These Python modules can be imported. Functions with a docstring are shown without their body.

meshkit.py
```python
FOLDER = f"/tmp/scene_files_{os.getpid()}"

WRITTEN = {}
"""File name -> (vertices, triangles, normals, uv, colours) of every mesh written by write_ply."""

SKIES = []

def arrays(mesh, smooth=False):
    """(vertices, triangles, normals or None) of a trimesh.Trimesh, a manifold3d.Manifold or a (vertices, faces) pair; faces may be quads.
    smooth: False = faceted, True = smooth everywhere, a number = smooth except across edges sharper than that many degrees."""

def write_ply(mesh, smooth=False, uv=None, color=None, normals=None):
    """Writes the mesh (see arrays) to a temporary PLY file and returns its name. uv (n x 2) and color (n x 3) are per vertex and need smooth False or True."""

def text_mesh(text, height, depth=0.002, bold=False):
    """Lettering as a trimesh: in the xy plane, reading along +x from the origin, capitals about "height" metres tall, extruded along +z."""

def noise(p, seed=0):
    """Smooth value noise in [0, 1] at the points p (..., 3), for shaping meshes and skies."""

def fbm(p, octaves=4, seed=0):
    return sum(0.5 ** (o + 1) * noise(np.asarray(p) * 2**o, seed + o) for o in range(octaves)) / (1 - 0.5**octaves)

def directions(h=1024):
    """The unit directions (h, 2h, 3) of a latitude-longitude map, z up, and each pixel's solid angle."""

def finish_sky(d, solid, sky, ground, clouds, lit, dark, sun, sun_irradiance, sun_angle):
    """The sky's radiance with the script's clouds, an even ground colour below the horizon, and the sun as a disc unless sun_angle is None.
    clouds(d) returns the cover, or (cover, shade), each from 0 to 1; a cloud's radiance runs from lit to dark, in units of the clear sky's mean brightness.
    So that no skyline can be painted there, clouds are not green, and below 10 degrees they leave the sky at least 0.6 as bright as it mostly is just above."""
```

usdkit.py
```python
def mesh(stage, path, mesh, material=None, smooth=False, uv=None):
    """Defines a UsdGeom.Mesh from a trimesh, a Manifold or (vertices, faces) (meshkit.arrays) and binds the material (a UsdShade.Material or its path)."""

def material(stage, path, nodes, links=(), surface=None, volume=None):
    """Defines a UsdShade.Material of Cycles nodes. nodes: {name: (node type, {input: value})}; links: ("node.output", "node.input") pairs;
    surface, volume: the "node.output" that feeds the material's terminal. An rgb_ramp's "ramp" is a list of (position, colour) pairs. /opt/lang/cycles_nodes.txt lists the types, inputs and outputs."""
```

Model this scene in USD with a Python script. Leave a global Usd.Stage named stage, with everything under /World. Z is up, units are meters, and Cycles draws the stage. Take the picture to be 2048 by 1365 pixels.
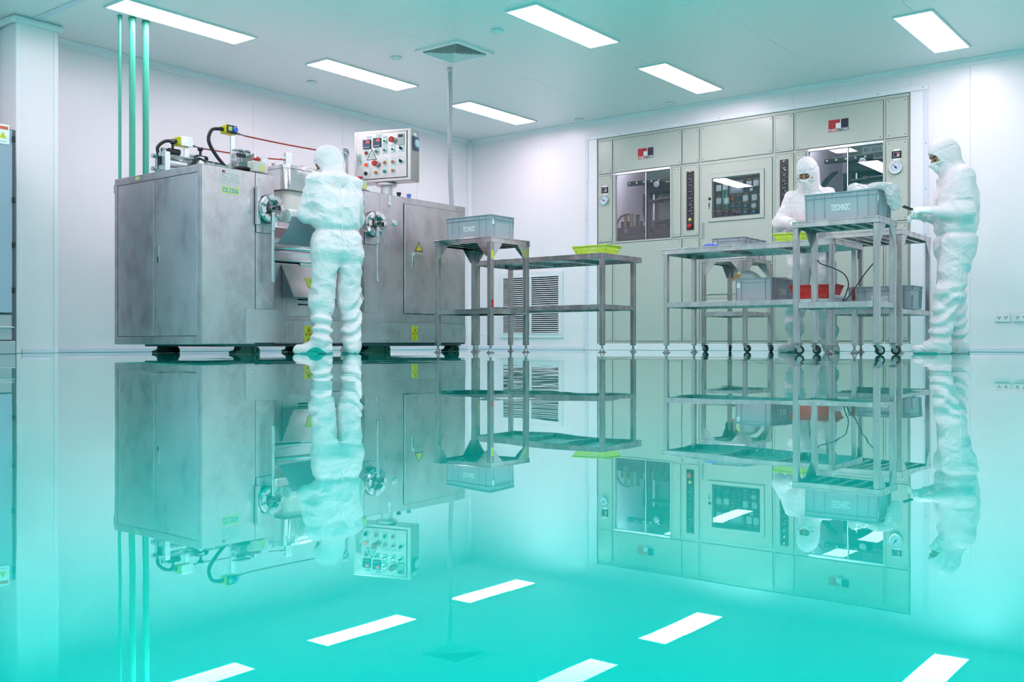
import math
import numpy as np
import trimesh
import manifold3d as m3
import usdkit
import meshkit
from pxr import Usd, UsdGeom, Gf, Sdf
from shapely.geometry import Polygon, Point, box as sbox
from shapely import affinity

stage = Usd.Stage.CreateInMemory()
UsdGeom.SetStageUpAxis(stage, UsdGeom.Tokens.z)
UsdGeom.SetStageMetersPerUnit(stage, 1.0)
UsdGeom.Xform.Define(stage, '/World')
rng = np.random.default_rng(7)

# ------------------------------------------------------------------ camera, light, exposure
# The room: x runs along the back wall (y = 0), the left wall is x = 0, the floor z = 0. Daylight plays no part: ceiling panels only.
ROOM_X, ROOM_Y, ROOM_Z = 11.2, -13.4, 2.70
LAMP_STRENGTH = 9.0
LAMP_COLOR = (0.93, 0.785, 0.86)
cam = UsdGeom.Camera.Define(stage, '/World/camera')
cam.AddTranslateOp().Set(Gf.Vec3d(8.283, -9.752, 0.085))
cam.AddRotateZOp().Set(37.9)
cam.AddRotateXOp().Set(90.0)
cam.CreateHorizontalApertureAttr(36.0)
cam.CreateVerticalApertureAttr(36.0 * 1365 / 2048)
cam.CreateFocalLengthAttr(1970.0 / 2048 * 36.0)
cam.CreateVerticalApertureOffsetAttr(3.5 / 2048 * 36.0)
cam.CreateClippingRangeAttr(Gf.Vec2f(0.01, 100.0))
cam.CreateExposureAttr(1.18)
LAMP_X = (1.245, 3.63, 5.99, 8.36)
LAMP_Y = (-1.04, -3.06, -5.06, -7.08, -9.1, -11.1)


# ------------------------------------------------------------------ helpers
def lin(h):
    if isinstance(h, str):
        c = np.array([int(h[i:i + 2], 16) for i in (0, 2, 4)]) / 255.0
        return tuple(np.where(c <= 0.04045, c / 12.92, ((c + 0.055) / 1.055) ** 2.4))
    return tuple(h)


def tm(man):
    m = man.to_mesh()
    return trimesh.Trimesh(m.vert_properties[:, :3], m.tri_verts, process=False)


def man(t):
    return m3.Manifold(m3.Mesh(np.asarray(t.vertices, np.float32), np.asarray(t.faces, np.uint32)))


def bx(x0, x1, y0, y1, z0, z1, b=0.002):
    """A box with chamfered edges."""
    b = min(b, 0.3 * min(x1 - x0, y1 - y0, z1 - z0))
    v = []
    for x, sx in ((x0, 1), (x1, -1)):
        for y, sy in ((y0, 1), (y1, -1)):
            for z, sz in ((z0, 1), (z1, -1)):
                v += [(x + sx * b, y + sy * b, z), (x + sx * b, y, z + sz * b), (x, y + sy * b, z + sz * b)]
    return tm(m3.Manifold.hull_points(np.array(v, np.float64)))


def hull(pts):
    return tm(m3.Manifold.hull_points(np.array(pts, np.float64)))


def cat(*ms):
    flat = []
    for m in ms:
        flat += list(m) if isinstance(m, (list, tuple)) else [m]
    return trimesh.util.concatenate(flat)


def frame_to(d):
    d = np.asarray(d, float) / np.linalg.norm(d)
    a = np.array([0, 0, 1.0]) if abs(d[2]) < 0.9 else np.array([1.0, 0, 0])
    u = np.cross(a, d)
    u /= np.linalg.norm(u)
    return u, np.cross(d, u), d


def lathe(profile, p0=(0, 0, 0), axis=(0, 0, 1), n=24):
    """Profile of (radius, distance along the axis), from one cap to the other."""
    u, v, d = frame_to(axis)
    p0 = np.asarray(p0, float)
    a = np.linspace(0, 2 * np.pi, n, endpoint=False)
    ring = np.cos(a)[:, None] * u + np.sin(a)[:, None] * v
    V, Fc = [], []
    prof = [(max(r, 1e-5), t) for r, t in profile]
    for r, t in prof:
        V.append(p0 + d * t + ring * r)
    V = np.vstack(V)
    k = len(prof)
    i = np.arange(n)
    j = (i + 1) % n
    for s in range(k - 1):
        A, B = s * n, (s + 1) * n
        Fc += [np.c_[A + i, A + j, B + j], np.c_[A + i, B + j, B + i]]
    c0, c1 = len(V), len(V) + 1
    V = np.vstack([V, p0 + d * prof[0][1], p0 + d * prof[-1][1]])
    Fc += [np.c_[np.full(n, c0), j, i], np.c_[np.full(n, c1), (k - 1) * n + i, (k - 1) * n + j]]
    return trimesh.Trimesh(V, np.vstack(Fc), process=False)


def cyl(p0, p1, r, n=24, b=0.0, r2=None):
    p0, p1 = np.asarray(p0, float), np.asarray(p1, float)
    L = np.linalg.norm(p1 - p0)
    r2 = r if r2 is None else r2
    b = min(b, 0.4 * r, 0.4 * L)
    prof = [(r - b, 0), (r, b), (r2, L - b), (r2 - b, L)] if b > 0 else [(r, 0), (r2, L)]
    return lathe(prof, p0, p1 - p0, n)


def tube(pts, r, n=10, smooth=True):
    """A round tube along the points (a Catmull-Rom curve through them)."""
    P = np.asarray(pts, float)
    if smooth and len(P) > 2:
        Q = np.vstack([2 * P[0] - P[1], P, 2 * P[-1] - P[-2]])
        out = []
        for i in range(1, len(Q) - 2):
            for t in np.linspace(0, 1, 8, endpoint=False):
                out.append(0.5 * (2 * Q[i] + (Q[i + 1] - Q[i - 1]) * t + (2 * Q[i - 1] - 5 * Q[i] + 4 * Q[i + 1] - Q[i + 2]) * t * t + (3 * Q[i] - Q[i - 1] - 3 * Q[i + 1] + Q[i + 2]) * t ** 3))
        P = np.array(out + [P[-1]])
    k = len(P)
    tan = np.gradient(P, axis=0)
    tan /= np.linalg.norm(tan, axis=1, keepdims=True)
    u = frame_to(tan[0])[0]
    a = np.linspace(0, 2 * np.pi, n, endpoint=False)
    V = []
    for i in range(k):
        u = u - tan[i] * (u @ tan[i])
        u /= np.linalg.norm(u)
        v = np.cross(tan[i], u)
        V.append(P[i] + r * (np.cos(a)[:, None] * u + np.sin(a)[:, None] * v))
    V = np.vstack(V)
    i = np.arange(n)
    j = (i + 1) % n
    Fc = []
    for s in range(k - 1):
        A, B = s * n, (s + 1) * n
        Fc += [np.c_[A + i, A + j, B + j], np.c_[A + i, B + j, B + i]]
    c = len(V)
    V = np.vstack([V, P[:1], P[-1:]])
    Fc += [np.c_[np.full(n, c), j, i], np.c_[np.full(n, c + 1), (k - 1) * n + i, (k - 1) * n + j]]
    return trimesh.Trimesh(V, np.vstack(Fc), process=False)


def mapped(t, M):
    t = t.copy()
    v = np.asarray(t.vertices) @ np.asarray(M)[:3, :3].T
    if np.linalg.det(np.asarray(M)[:3, :3]) < 0:
        t.faces = t.faces[:, ::-1]
    t.vertices = v
    return t


def moved(t, x=0, y=0, z=0):
    t = t.copy()
    t.apply_translation((x, y, z))
    return t


def rotz(t, deg):
    a = math.radians(deg)
    return mapped(t, [[math.cos(a), -math.sin(a), 0], [math.sin(a), math.cos(a), 0], [0, 0, 1]])


ON_BACK = [[1, 0, 0], [0, 0, -1], [0, 1, 0]]      # drawing plane (a, b, out) -> wall that faces -y
ON_LEFT = [[0, 0, 1], [1, 0, 0], [0, 1, 0]]       # drawing plane (a, b, out) -> face that looks to +x


def slab(poly, depth):
    gs = getattr(poly, 'geoms', [poly])
    return cat([trimesh.creation.extrude_polygon(g, depth, engine='earcut') for g in gs])


def on_back(poly, y, depth):
    """Polygon in (x, z), its back at y, standing out towards -y."""
    return moved(mapped(slab(poly, depth), ON_BACK), 0, y, 0)


def on_left(poly, x, depth):
    """Polygon in (y, z), its back at x, standing out towards +x."""
    return moved(mapped(slab(poly, depth), ON_LEFT), x, 0, 0)


def text(s, h, w=None, depth=0.0012, bold=True):
    t = meshkit.text_mesh(s, h, depth, bold)
    lo, hi = t.bounds
    t.apply_translation((-(lo[0] + hi[0]) / 2, -(lo[1] + hi[1]) / 2, 0))
    if w:
        t.apply_scale((w / (hi[0] - lo[0]), 1, 1))
    return t


def rrect(x0, x1, y0, y1, r):
    return sbox(x0 + r, y0 + r, x1 - r, y1 - r).buffer(r, quad_segs=4)


used = {}


def numbered(parent, name):
    k = used.get((parent, name), 0)
    used[(parent, name)] = k + 1
    return f'{parent}/{name}' + (f'_{k:03d}' if k else '')


origin = {}


def tag(prim, label=None, cat_=None, group=None, kind=None):
    for k, v in (('label', label), ('category', cat_), ('group', group), ('kind', kind)):
        if v:
            prim.SetCustomDataByKey(k, v)
    return prim


def thing(name, label, cat_, loc=(0, 0, 0), rz=0.0, group=None, kind=None):
    path = numbered('/World', name)
    x = UsdGeom.Xform.Define(stage, path)
    x.AddTranslateOp().Set(Gf.Vec3d(*map(float, loc)))
    if rz:
        x.AddRotateZOp().Set(float(rz))
    tag(x.GetPrim(), label, cat_, group, kind)
    origin[path] = np.array(loc, float)
    return path


def part(parent, name, mesh, material, label=None, smooth=35, world=False, kind=None):
    """A mesh of its own under a thing or a part; world: the mesh is given in room coordinates."""
    path = numbered(parent, name)
    if world:
        top = '/'.join(parent.split('/')[:3])
        mesh = moved(mesh, *(-origin[top]))
    usdkit.mesh(stage, path, mesh, M[material], smooth=smooth)
    tag(stage.GetPrimAtPath(path), label, None, None, kind)
    return path


def solo(name, label, cat_, mesh, material, group=None, kind=None, smooth=35):
    """A thing that is one mesh, given in room coordinates."""
    path = numbered('/World', name)
    lo, hi = mesh.bounds
    c = np.array([(lo[0] + hi[0]) / 2, (lo[1] + hi[1]) / 2, lo[2]])
    m = usdkit.mesh(stage, path, moved(mesh, *(-c)), M[material], smooth=smooth)
    m.AddTranslateOp().Set(Gf.Vec3d(*map(float, c)))
    tag(m.GetPrim(), label, cat_, group, kind)
    return path


def copy_of(src, label, loc, rz=0.0, group=None):
    p = stage.GetPrimAtPath(src)
    name = src.split('/')[-1]
    path = numbered('/World', name)
    x = UsdGeom.Xform.Define(stage, path)
    x.AddTranslateOp().Set(Gf.Vec3d(*map(float, loc)))
    if rz:
        x.AddRotateZOp().Set(float(rz))
    x.GetPrim().GetReferences().AddInternalReference(p.GetPath())
    x.GetPrim().SetInstanceable(True)
    tag(x.GetPrim(), label, p.GetCustomDataByKey('category'), group or p.GetCustomDataByKey('group'))
    return path


# ------------------------------------------------------------------ materials
M = {}


def mat(name, color, rough=0.5, metal=0.0, vary=0.0, vscale=(3, 3, 3), rvary=0.0, bump=None, spec=0.5, **kw):
    """Principled surface; vary: how far noise darkens the colour, rvary: how far it changes the roughness, bump: (scale, distance)."""
    color = lin(color)
    nodes = {'p': ('principled_bsdf', dict(base_color=color, roughness=rough, metallic=metal, specular_ior_level=spec, **kw)),
             'tc': ('geometry', {})}
    links = []
    if vary or rvary:
        nodes['mp'] = ('mapping', dict(scale=vscale))
        nodes['n'] = ('noise_texture', dict(scale=1.0, detail=4.0, roughness=0.6))
        links += [('tc.position', 'mp.vector'), ('mp.vector', 'n.vector')]
    if vary:
        nodes['r'] = ('rgb_ramp', dict(ramp=[(0.3, tuple(c * (1 - vary) for c in color)), (0.7, tuple(min(1, c * (1 + 0.4 * vary)) for c in color))]))
        links += [('n.fac', 'r.fac'), ('r.color', 'p.base_color')]
    if rvary:
        nodes['mr'] = ('map_range', dict(from_min=0.3, from_max=0.7, to_min=rough - rvary, to_max=rough + rvary, clamp=True))
        links += [('n.fac', 'mr.value'), ('mr.result', 'p.roughness')]
    if bump:
        nodes['bn'] = ('noise_texture', dict(scale=bump[0], detail=3.0))
        nodes['b'] = ('bump', dict(strength=1.0, distance=bump[1]))
        links += [('tc.position', 'bn.vector'), ('bn.fac', 'b.height'), ('b.normal', 'p.normal')]
    M[name] = usdkit.material(stage, f'/World/Looks/{name}', nodes, links, surface='p.BSDF')


def emitter(name, color, strength):
    M[name] = usdkit.material(stage, f'/World/Looks/{name}', {'e': ('emission', dict(color=lin(color), strength=strength))}, surface='e.emission')


mat('wall_paint', (0.90, 0.835, 0.885), 0.32, bump=(1.2, 0.0006))
mat('ceiling_paint', (0.90, 0.83, 0.86), 0.33)
mat('trim_white', (0.90, 0.86, 0.92), 0.35)
mat('trim_blue', (0.74, 0.75, 0.85), 0.4)
mat('steel', (0.70, 0.64, 0.67), 0.38, 1.0, vary=0.10, vscale=(5.0, 5.0, 3.2), rvary=0.06)
mat('steel_front', (0.67, 0.605, 0.635), 0.36, 1.0, vary=0.11, vscale=(5.0, 4.5, 3.2), rvary=0.06)
mat('steel_bright', (0.56, 0.53, 0.53), 0.34, 1.0, vary=0.06, vscale=(6, 6, 6))
mat('steel_polished', (0.71, 0.65, 0.66), 0.10, 1.0, vary=0.12, vscale=(5, 5, 5), rvary=0.05, bump=(9, 0.0015))
mat('steel_leg', (0.56, 0.495, 0.50), 0.24, 1.0, vary=0.10, vscale=(9, 9, 2.5), rvary=0.06)
mat('steel_table', (0.60, 0.535, 0.545), 0.28, 1.0, vary=0.10, vscale=(6, 6, 4), rvary=0.06)
mat('steel_flap', (0.42, 0.415, 0.42), 0.5, 1.0, vary=0.06, vscale=(6, 6, 6))
mat('chrome', (0.75, 0.75, 0.77), 0.12, 1.0)
mat('cast_metal', (0.42, 0.41, 0.42), 0.4, 1.0, vary=0.4, vscale=(14, 14, 14))
mat('aluminium', (0.78, 0.79, 0.82), 0.3, 1.0, vary=0.12, vscale=(12, 12, 5))
mat('dark_gap', (0.03, 0.035, 0.04), 0.6)
mat('gasket', (0.12, 0.13, 0.12), 0.6)
mat('black_plastic', (0.015, 0.016, 0.02), 0.4)
mat('rubber_black', (0.012, 0.013, 0.018), 0.45)
mat('foot_green', '0a4a3f', 0.45)
mat('grey_plastic', 'b3b4bf', 0.42, vary=0.08, vscale=(6, 6, 6))
mat('lime_plastic', (0.52, 0.78, 0.05), 0.35, subsurface_weight=0.15, subsurface_scale=0.01)
mat('red_plastic', (0.66, 0.02, 0.02), 0.3)
mat('white_print', (0.9, 0.92, 0.93), 0.5)
mat('paper', (0.86, 0.87, 0.88), 0.6)
mat('paper_grey', (0.55, 0.55, 0.56), 0.6)
mat('sticker_yellow', (0.72, 0.68, 0.02), 0.45)
mat('sticker_pale_yellow', (0.62, 0.66, 0.22), 0.5)
mat('sticker_green', (0.42, 0.72, 0.04), 0.5)
mat('sticker_orange', (0.72, 0.13, 0.05), 0.5)
mat('print_black', (0.02, 0.02, 0.02), 0.6)
mat('print_blue', (0.08, 0.22, 0.62), 0.5)
mat('nameplate', (0.62, 0.61, 0.61), 0.35, 0.6)
mat('print_grey', (0.10, 0.10, 0.11), 0.6)
mat('print_red', (0.45, 0.03, 0.03), 0.5)
mat('panel_beige', (0.53, 0.555, 0.505), 0.24, bump=(2.2, 0.0012))
mat('frame_beige', (0.52, 0.545, 0.495), 0.33)
mat('logo_red', (0.55, 0.012, 0.03), 0.35)
mat('logo_navy', (0.012, 0.014, 0.04), 0.35)
mat('logo_white', (0.85, 0.86, 0.88), 0.4)
mat('switch_plate', (0.035, 0.03, 0.05), 0.4)
mat('gold_edge', (0.45, 0.36, 0.10), 0.4)
mat('dial', (0.62, 0.68, 0.80), 0.35)
mat('interior_wall', (0.62, 0.60, 0.70), 0.6)
mat('machine_dark', (0.018, 0.02, 0.028), 0.6, vary=0.4, vscale=(7, 7, 7))
mat('machine_green', (0.014, 0.045, 0.036), 0.5, vary=0.3, vscale=(7, 7, 7))
mat('machine_grey', (0.20, 0.205, 0.23), 0.5, vary=0.2, vscale=(6, 6, 6))
mat('machine_brass', (0.30, 0.22, 0.10), 0.45, 0.3)
mat('orange_print', (0.60, 0.33, 0.05), 0.5)
mat('board', (0.045, 0.033, 0.05), 0.4)
mat('lavender', (0.42, 0.36, 0.62), 0.4)
mat('button_green', (0.01, 0.26, 0.16), 0.3)
mat('button_red', (0.62, 0.015, 0.02), 0.3)
mat('button_orange', (0.72, 0.17, 0.02), 0.35)
mat('button_yellow', (0.75, 0.62, 0.12), 0.35)
mat('button_blue', (0.03, 0.16, 0.68), 0.35)
mat('meter_blue', (0.06, 0.09, 0.16), 0.35)
mat('switch_yellow', (0.72, 0.58, 0.01), 0.4)
mat('rope_red', (0.42, 0.035, 0.02), 0.55)
mat('clear_plastic', (0.75, 0.8, 0.84), 0.25)
mat('box_cream', (0.62, 0.62, 0.57), 0.45)
mat('hopper_cream', (0.86, 0.85, 0.80), 0.5)
mat('rubber_sheet', (0.38, 0.345, 0.42), 0.38)
mat('white_roll', (0.86, 0.87, 0.88), 0.45)
mat('pipe_green', (0.06, 0.42, 0.30), 0.35, vary=0.12, vscale=(20, 20, 2))
mat('hose_grey', (0.46, 0.47, 0.52), 0.45)
mat('cabinet_blue', (0.33, 0.40, 0.50), 0.38)
mat('cabinet_grey', (0.36, 0.38, 0.42), 0.4)
mat('cabinet_side', (0.09, 0.10, 0.13), 0.45)
mat('blue_cloth', (0.04, 0.10, 0.55), 0.55)
mat('blue_case', (0.06, 0.14, 0.6), 0.4)
mat('skin', (0.36, 0.19, 0.115), 0.5, subsurface_weight=0.15, subsurface_scale=0.01)
mat('skin_light', (0.46, 0.27, 0.18), 0.5, subsurface_weight=0.15, subsurface_scale=0.01)
mat('hair', (0.012, 0.009, 0.008), 0.5)
mat('eye', (0.02, 0.014, 0.012), 0.2)
mat('latex', (0.84, 0.86, 0.87), 0.45, subsurface_weight=0.1, subsurface_scale=0.005)
mat('latex_cream', (0.80, 0.78, 0.66), 0.45)
mat('mask_cloth', (0.80, 0.82, 0.83), 0.65, bump=(60, 0.002))
mat('sole_teal', (0.0, 0.42, 0.36), 0.45)
mat('seam_white', (0.9, 0.92, 0.94), 0.5)
mat('phone_black', (0.02, 0.02, 0.025), 0.25)
mat('brown_tape', (0.34, 0.17, 0.05), 0.5)
mat('outlet', (0.82, 0.83, 0.85), 0.35)
mat('slat_white', (0.80, 0.82, 0.85), 0.4)
mat('slot_dark', (0.02, 0.022, 0.025), 0.7)
mat('lamp_frame', (0.80, 0.82, 0.84), 0.4)
emitter('lamp_glow', LAMP_COLOR, LAMP_STRENGTH)
emitter('cabinet_lamp', (1.0, 0.95, 1.0), 20.0)
emitter('digit_red', (1.0, 0.06, 0.04), 2.0)
emitter('pilot_red', (0.9, 0.05, 0.02), 0.9)

# cleanroom cloth: white with a slight sheen, fine creases in the weave
M['coverall'] = usdkit.material(stage, '/World/Looks/coverall', {
    'g': ('geometry', {}), 'mp': ('mapping', dict(scale=(1.0, 1.0, 1.3))),
    'n1': ('noise_texture', dict(scale=9.0, detail=2.0, roughness=0.5, distortion=1.2)),
    'a1': ('math', dict(math_type='subtract', value2=0.5)), 'a2': ('math', dict(math_type='absolute')),
    'n2': ('noise_texture', dict(scale=42.0, detail=2.0, distortion=0.5)),
    'm2': ('math', dict(math_type='multiply', value2=0.12)), 'ad': ('math', dict(math_type='add')),
    'b': ('bump', dict(strength=1.0, distance=0.014, invert=True)),
    'p': ('principled_bsdf', dict(base_color=(0.95, 0.855, 0.90), roughness=0.55, sheen_weight=0.08, sheen_roughness=0.5)),
    't': ('translucent_bsdf', dict(color=(0.75, 0.85, 0.92))), 'mx': ('mix_closure', dict(fac=0.12)),
}, [('g.position', 'mp.vector'), ('mp.vector', 'n1.vector'), ('mp.vector', 'n2.vector'), ('n1.fac', 'a1.value1'), ('a1.value', 'a2.value1'), ('n2.fac', 'm2.value1'),
    ('a2.value', 'ad.value1'), ('m2.value', 'ad.value2'), ('ad.value', 'b.height'), ('b.normal', 'p.normal'), ('b.normal', 't.normal'), ('p.BSDF', 'mx.closure1'), ('t.BSDF', 'mx.closure2')], surface='mx.closure')

# poured epoxy floor: green body under a clear, slightly wavy, strongly reflecting coat
M['epoxy'] = usdkit.material(stage, '/World/Looks/epoxy', {
    'g': ('geometry', {}), 'mp': ('mapping', dict(scale=(1.0, 1.0, 1.0))),
    'n1': ('noise_texture', dict(scale=1.1, detail=1.0, roughness=0.4)), 'm1': ('math', dict(math_type='multiply', value2=0.0022)),
    'n2': ('noise_texture', dict(scale=7.0, detail=1.0, roughness=0.4)), 'm2': ('math', dict(math_type='multiply', value2=0.00018)),
    'ad': ('math', dict(math_type='add')),
    'b': ('bump', dict(strength=1.0, distance=1.0)),
    'fr': ('fresnel', dict(IOR=1.52)),
    'd': ('diffuse_bsdf', dict(color=(0.004, 0.68, 0.565))),
    's': ('glossy_bsdf', dict(roughness=0.008)), 'tint': ('rgb_ramp', dict(ramp=[(0.0, (0.04, 0.97, 0.95)), (0.17, (0.08, 0.97, 0.95)), (0.28, (0.36, 0.98, 0.97)), (0.4, (0.62, 0.99, 0.98)), (0.6, (0.82, 1.0, 1.0)), (0.8, (0.95, 1.0, 1.0)), (1.0, (1, 1, 1))])),
    'fc': ('rgb_ramp', dict(ramp=[(0.0, (0, 0, 0)), (0.04, (0.03,) * 3), (0.10, (0.10,) * 3), (0.17, (0.19,) * 3), (0.26, (0.36,) * 3), (0.35, (0.50,) * 3), (0.5, (0.70,) * 3), (0.7, (0.88,) * 3), (1.0, (1, 1, 1))])),
    'mx': ('mix_closure', {}),
}, [('fr.fac', 'fc.fac'), ('fr.fac', 'tint.fac'), ('tint.color', 's.color'), ('g.position', 'mp.vector'), ('mp.vector', 'n1.vector'), ('mp.vector', 'n2.vector'), ('n1.fac', 'm1.value1'), ('n2.fac', 'm2.value1'), ('m1.value', 'ad.value1'), ('m2.value', 'ad.value2'),
    ('ad.value', 'b.height'), ('b.normal', 's.normal'), ('fc.color', 'mx.fac'), ('d.BSDF', 'mx.closure1'), ('s.BSDF', 'mx.closure2')], surface='mx.closure')

M['pane'] = usdkit.material(stage, '/World/Looks/pane', {
    'fr': ('fresnel', dict(IOR=1.55)), 'sc': ('math', dict(math_type='multiply', value2=1.15, use_clamp=True)),
    't': ('transparent_bsdf', dict(color=(0.95, 0.95, 0.97))), 's': ('glossy_bsdf', dict(color=(1, 1, 1), roughness=0.0)), 'mx': ('mix_closure', {}),
}, [('fr.fac', 'sc.value1'), ('sc.value', 'mx.fac'), ('t.BSDF', 'mx.closure1'), ('s.BSDF', 'mx.closure2')], surface='mx.closure')

M['plastic_bag'] = usdkit.material(stage, '/World/Looks/plastic_bag', {
    'fr': ('fresnel', dict(IOR=1.5)), 'g': ('geometry', {}), 'n': ('noise_texture', dict(scale=22.0, detail=2.0, distortion=0.6)), 'b': ('bump', dict(strength=1.0, distance=0.012)),
    'd': ('diffuse_bsdf', dict(color=(0.93, 0.94, 0.96))), 'tl': ('translucent_bsdf', dict(color=(0.93, 0.95, 0.97))), 'm0': ('mix_closure', dict(fac=0.5)),
    't': ('transparent_bsdf', dict(color=(0.95, 0.97, 0.98))), 'm1': ('mix_closure', dict(fac=0.18)),
    's': ('glossy_bsdf', dict(color=(1, 1, 1), roughness=0.12)), 'mx': ('mix_closure', {}),
}, [('g.position', 'n.vector'), ('n.fac', 'b.height'), ('b.normal', 's.normal'), ('b.normal', 'd.normal'), ('d.BSDF', 'm0.closure1'), ('tl.BSDF', 'm0.closure2'), ('m0.closure', 'm1.closure1'), ('t.BSDF', 'm1.closure2'),
    ('fr.fac', 'mx.fac'), ('m1.closure', 'mx.closure1'), ('s.BSDF', 'mx.closure2')], surface='mx.closure')

# ------------------------------------------------------------------ the room
S = 'structure'
solo('floor', 'glossy turquoise poured epoxy floor mirroring the whole room', 'floor', bx(-0.15, ROOM_X + 0.1, ROOM_Y - 0.1, 1.6, -0.06, 0.0, 0.001), 'epoxy', kind=S)
ce = thing('ceiling', 'flat white panelled ceiling of the clean room', 'ceiling', (0, 0, ROOM_Z), kind=S)
xs = [-0.1, 0.06] + [0.06 + 1.19 * k for k in range(1, 10)] + [ROOM_X + 0.1]
for a, b in zip(xs[:-1], xs[1:]):
    for y0, y1 in ((-7.2, 0.1), (ROOM_Y - 0.1, -7.2)):
        if b > a + 0.02:
            part(ce, 'panel', bx(a + 0.0008, b - 0.0008, y0 + 0.0008, y1 - 0.0008, ROOM_Z, ROOM_Z + 0.05, 0.0015), 'ceiling_paint', world=True)
part(ce, 'backing', bx(-0.1, ROOM_X + 0.1, ROOM_Y - 0.1, 0.1, ROOM_Z + 0.051, ROOM_Z + 0.06), 'dark_gap', world=True)
wl = thing('wall_left', 'white sandwich panel wall behind the steel roll mill', 'wall', (0, 0, 0), kind=S)
ys = [0.0, -1.0, -2.206, -3.42, -4.63, -5.84, -7.05, -8.26, -9.47, -10.68, -11.89, ROOM_Y]
for b, a in zip(ys[:-1], ys[1:]):
    part(wl, 'panel', bx(-0.05, 0.0, a + 0.0006, b - 0.0006, 0.0, ROOM_Z, 0.002), 'wall_paint', world=True)
part(wl, 'backing', bx(-0.08, -0.052, ROOM_Y, 0.0, 0, ROOM_Z), 'trim_blue', world=True)
PX0, PX1, PZ0, PZ1 = 1.971, 5.50, 0.075, 2.475     # the press front and its opening in the wall
wb = thing('wall_back', 'white sandwich panel wall around the built-in press', 'wall', (0, 0, 0), kind=S)
for a, b, z0, z1 in [(-0.05, 1.164, 0, ROOM_Z), (1.164, PX0 - 0.012, 0, ROOM_Z), (PX0 - 0.012, 3.16, PZ1 + 0.01, ROOM_Z), (3.16, 4.35, PZ1 + 0.01, ROOM_Z), (4.35, PX1 + 0.012, PZ1 + 0.01, ROOM_Z), (PX1 + 0.012, 6.04, 0, ROOM_Z),
                     (6.04, 7.23, 0, ROOM_Z), (7.23, 8.42, 0, ROOM_Z), (8.42, 9.61, 0, ROOM_Z), (9.61, ROOM_X, 0, ROOM_Z), (PX0 - 0.012, PX1 + 0.012, 0, PZ0)]:
    part(wb, 'panel', bx(a + 0.0005, b - 0.0005, 0.0, 0.05, z0, z1, 0.0015), 'wall_paint', world=True)
solo('wall_right', 'white panel wall at the right end of the room', 'wall', bx(ROOM_X, ROOM_X + 0.06, ROOM_Y, 0.0, 0, ROOM_Z), 'wall_paint', kind=S)
solo('wall_front', 'white panel wall behind the camera', 'wall', bx(0.0, ROOM_X, ROOM_Y - 0.06, ROOM_Y, 0, ROOM_Z), 'wall_paint', kind=S)
solo('baseboard_left', 'slim pale base trim along the left wall', 'trim', bx(0.0005, 0.014, -5.62, -0.06, 0.0, 0.04, 0.004), 'trim_blue', kind=S)
solo('baseboard_back', 'slim pale base trim along the back wall', 'trim', cat(bx(0.06, 1.78, -0.014, -0.0005, 0.0, 0.04, 0.004), bx(5.70, ROOM_X - 0.01, -0.014, -0.0005, 0.0, 0.04, 0.004)), 'trim_blue', kind=S)


def cove(n=6, r=0.06):
    """Quarter round cross section in (u, v), its corner at the origin."""
    a = np.linspace(0, np.pi / 2, n + 1)
    return Polygon([(0.0008, 0.0008), (r, 0.0008), (r, 0.007)] + [(r - r * math.sin(t), r - r * math.cos(t)) for t in a[1:-1] if r - r * math.cos(t) > 0.007 and r - r * math.sin(t) > 0.007] + [(0.007, r), (0.0008, r)])


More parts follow.
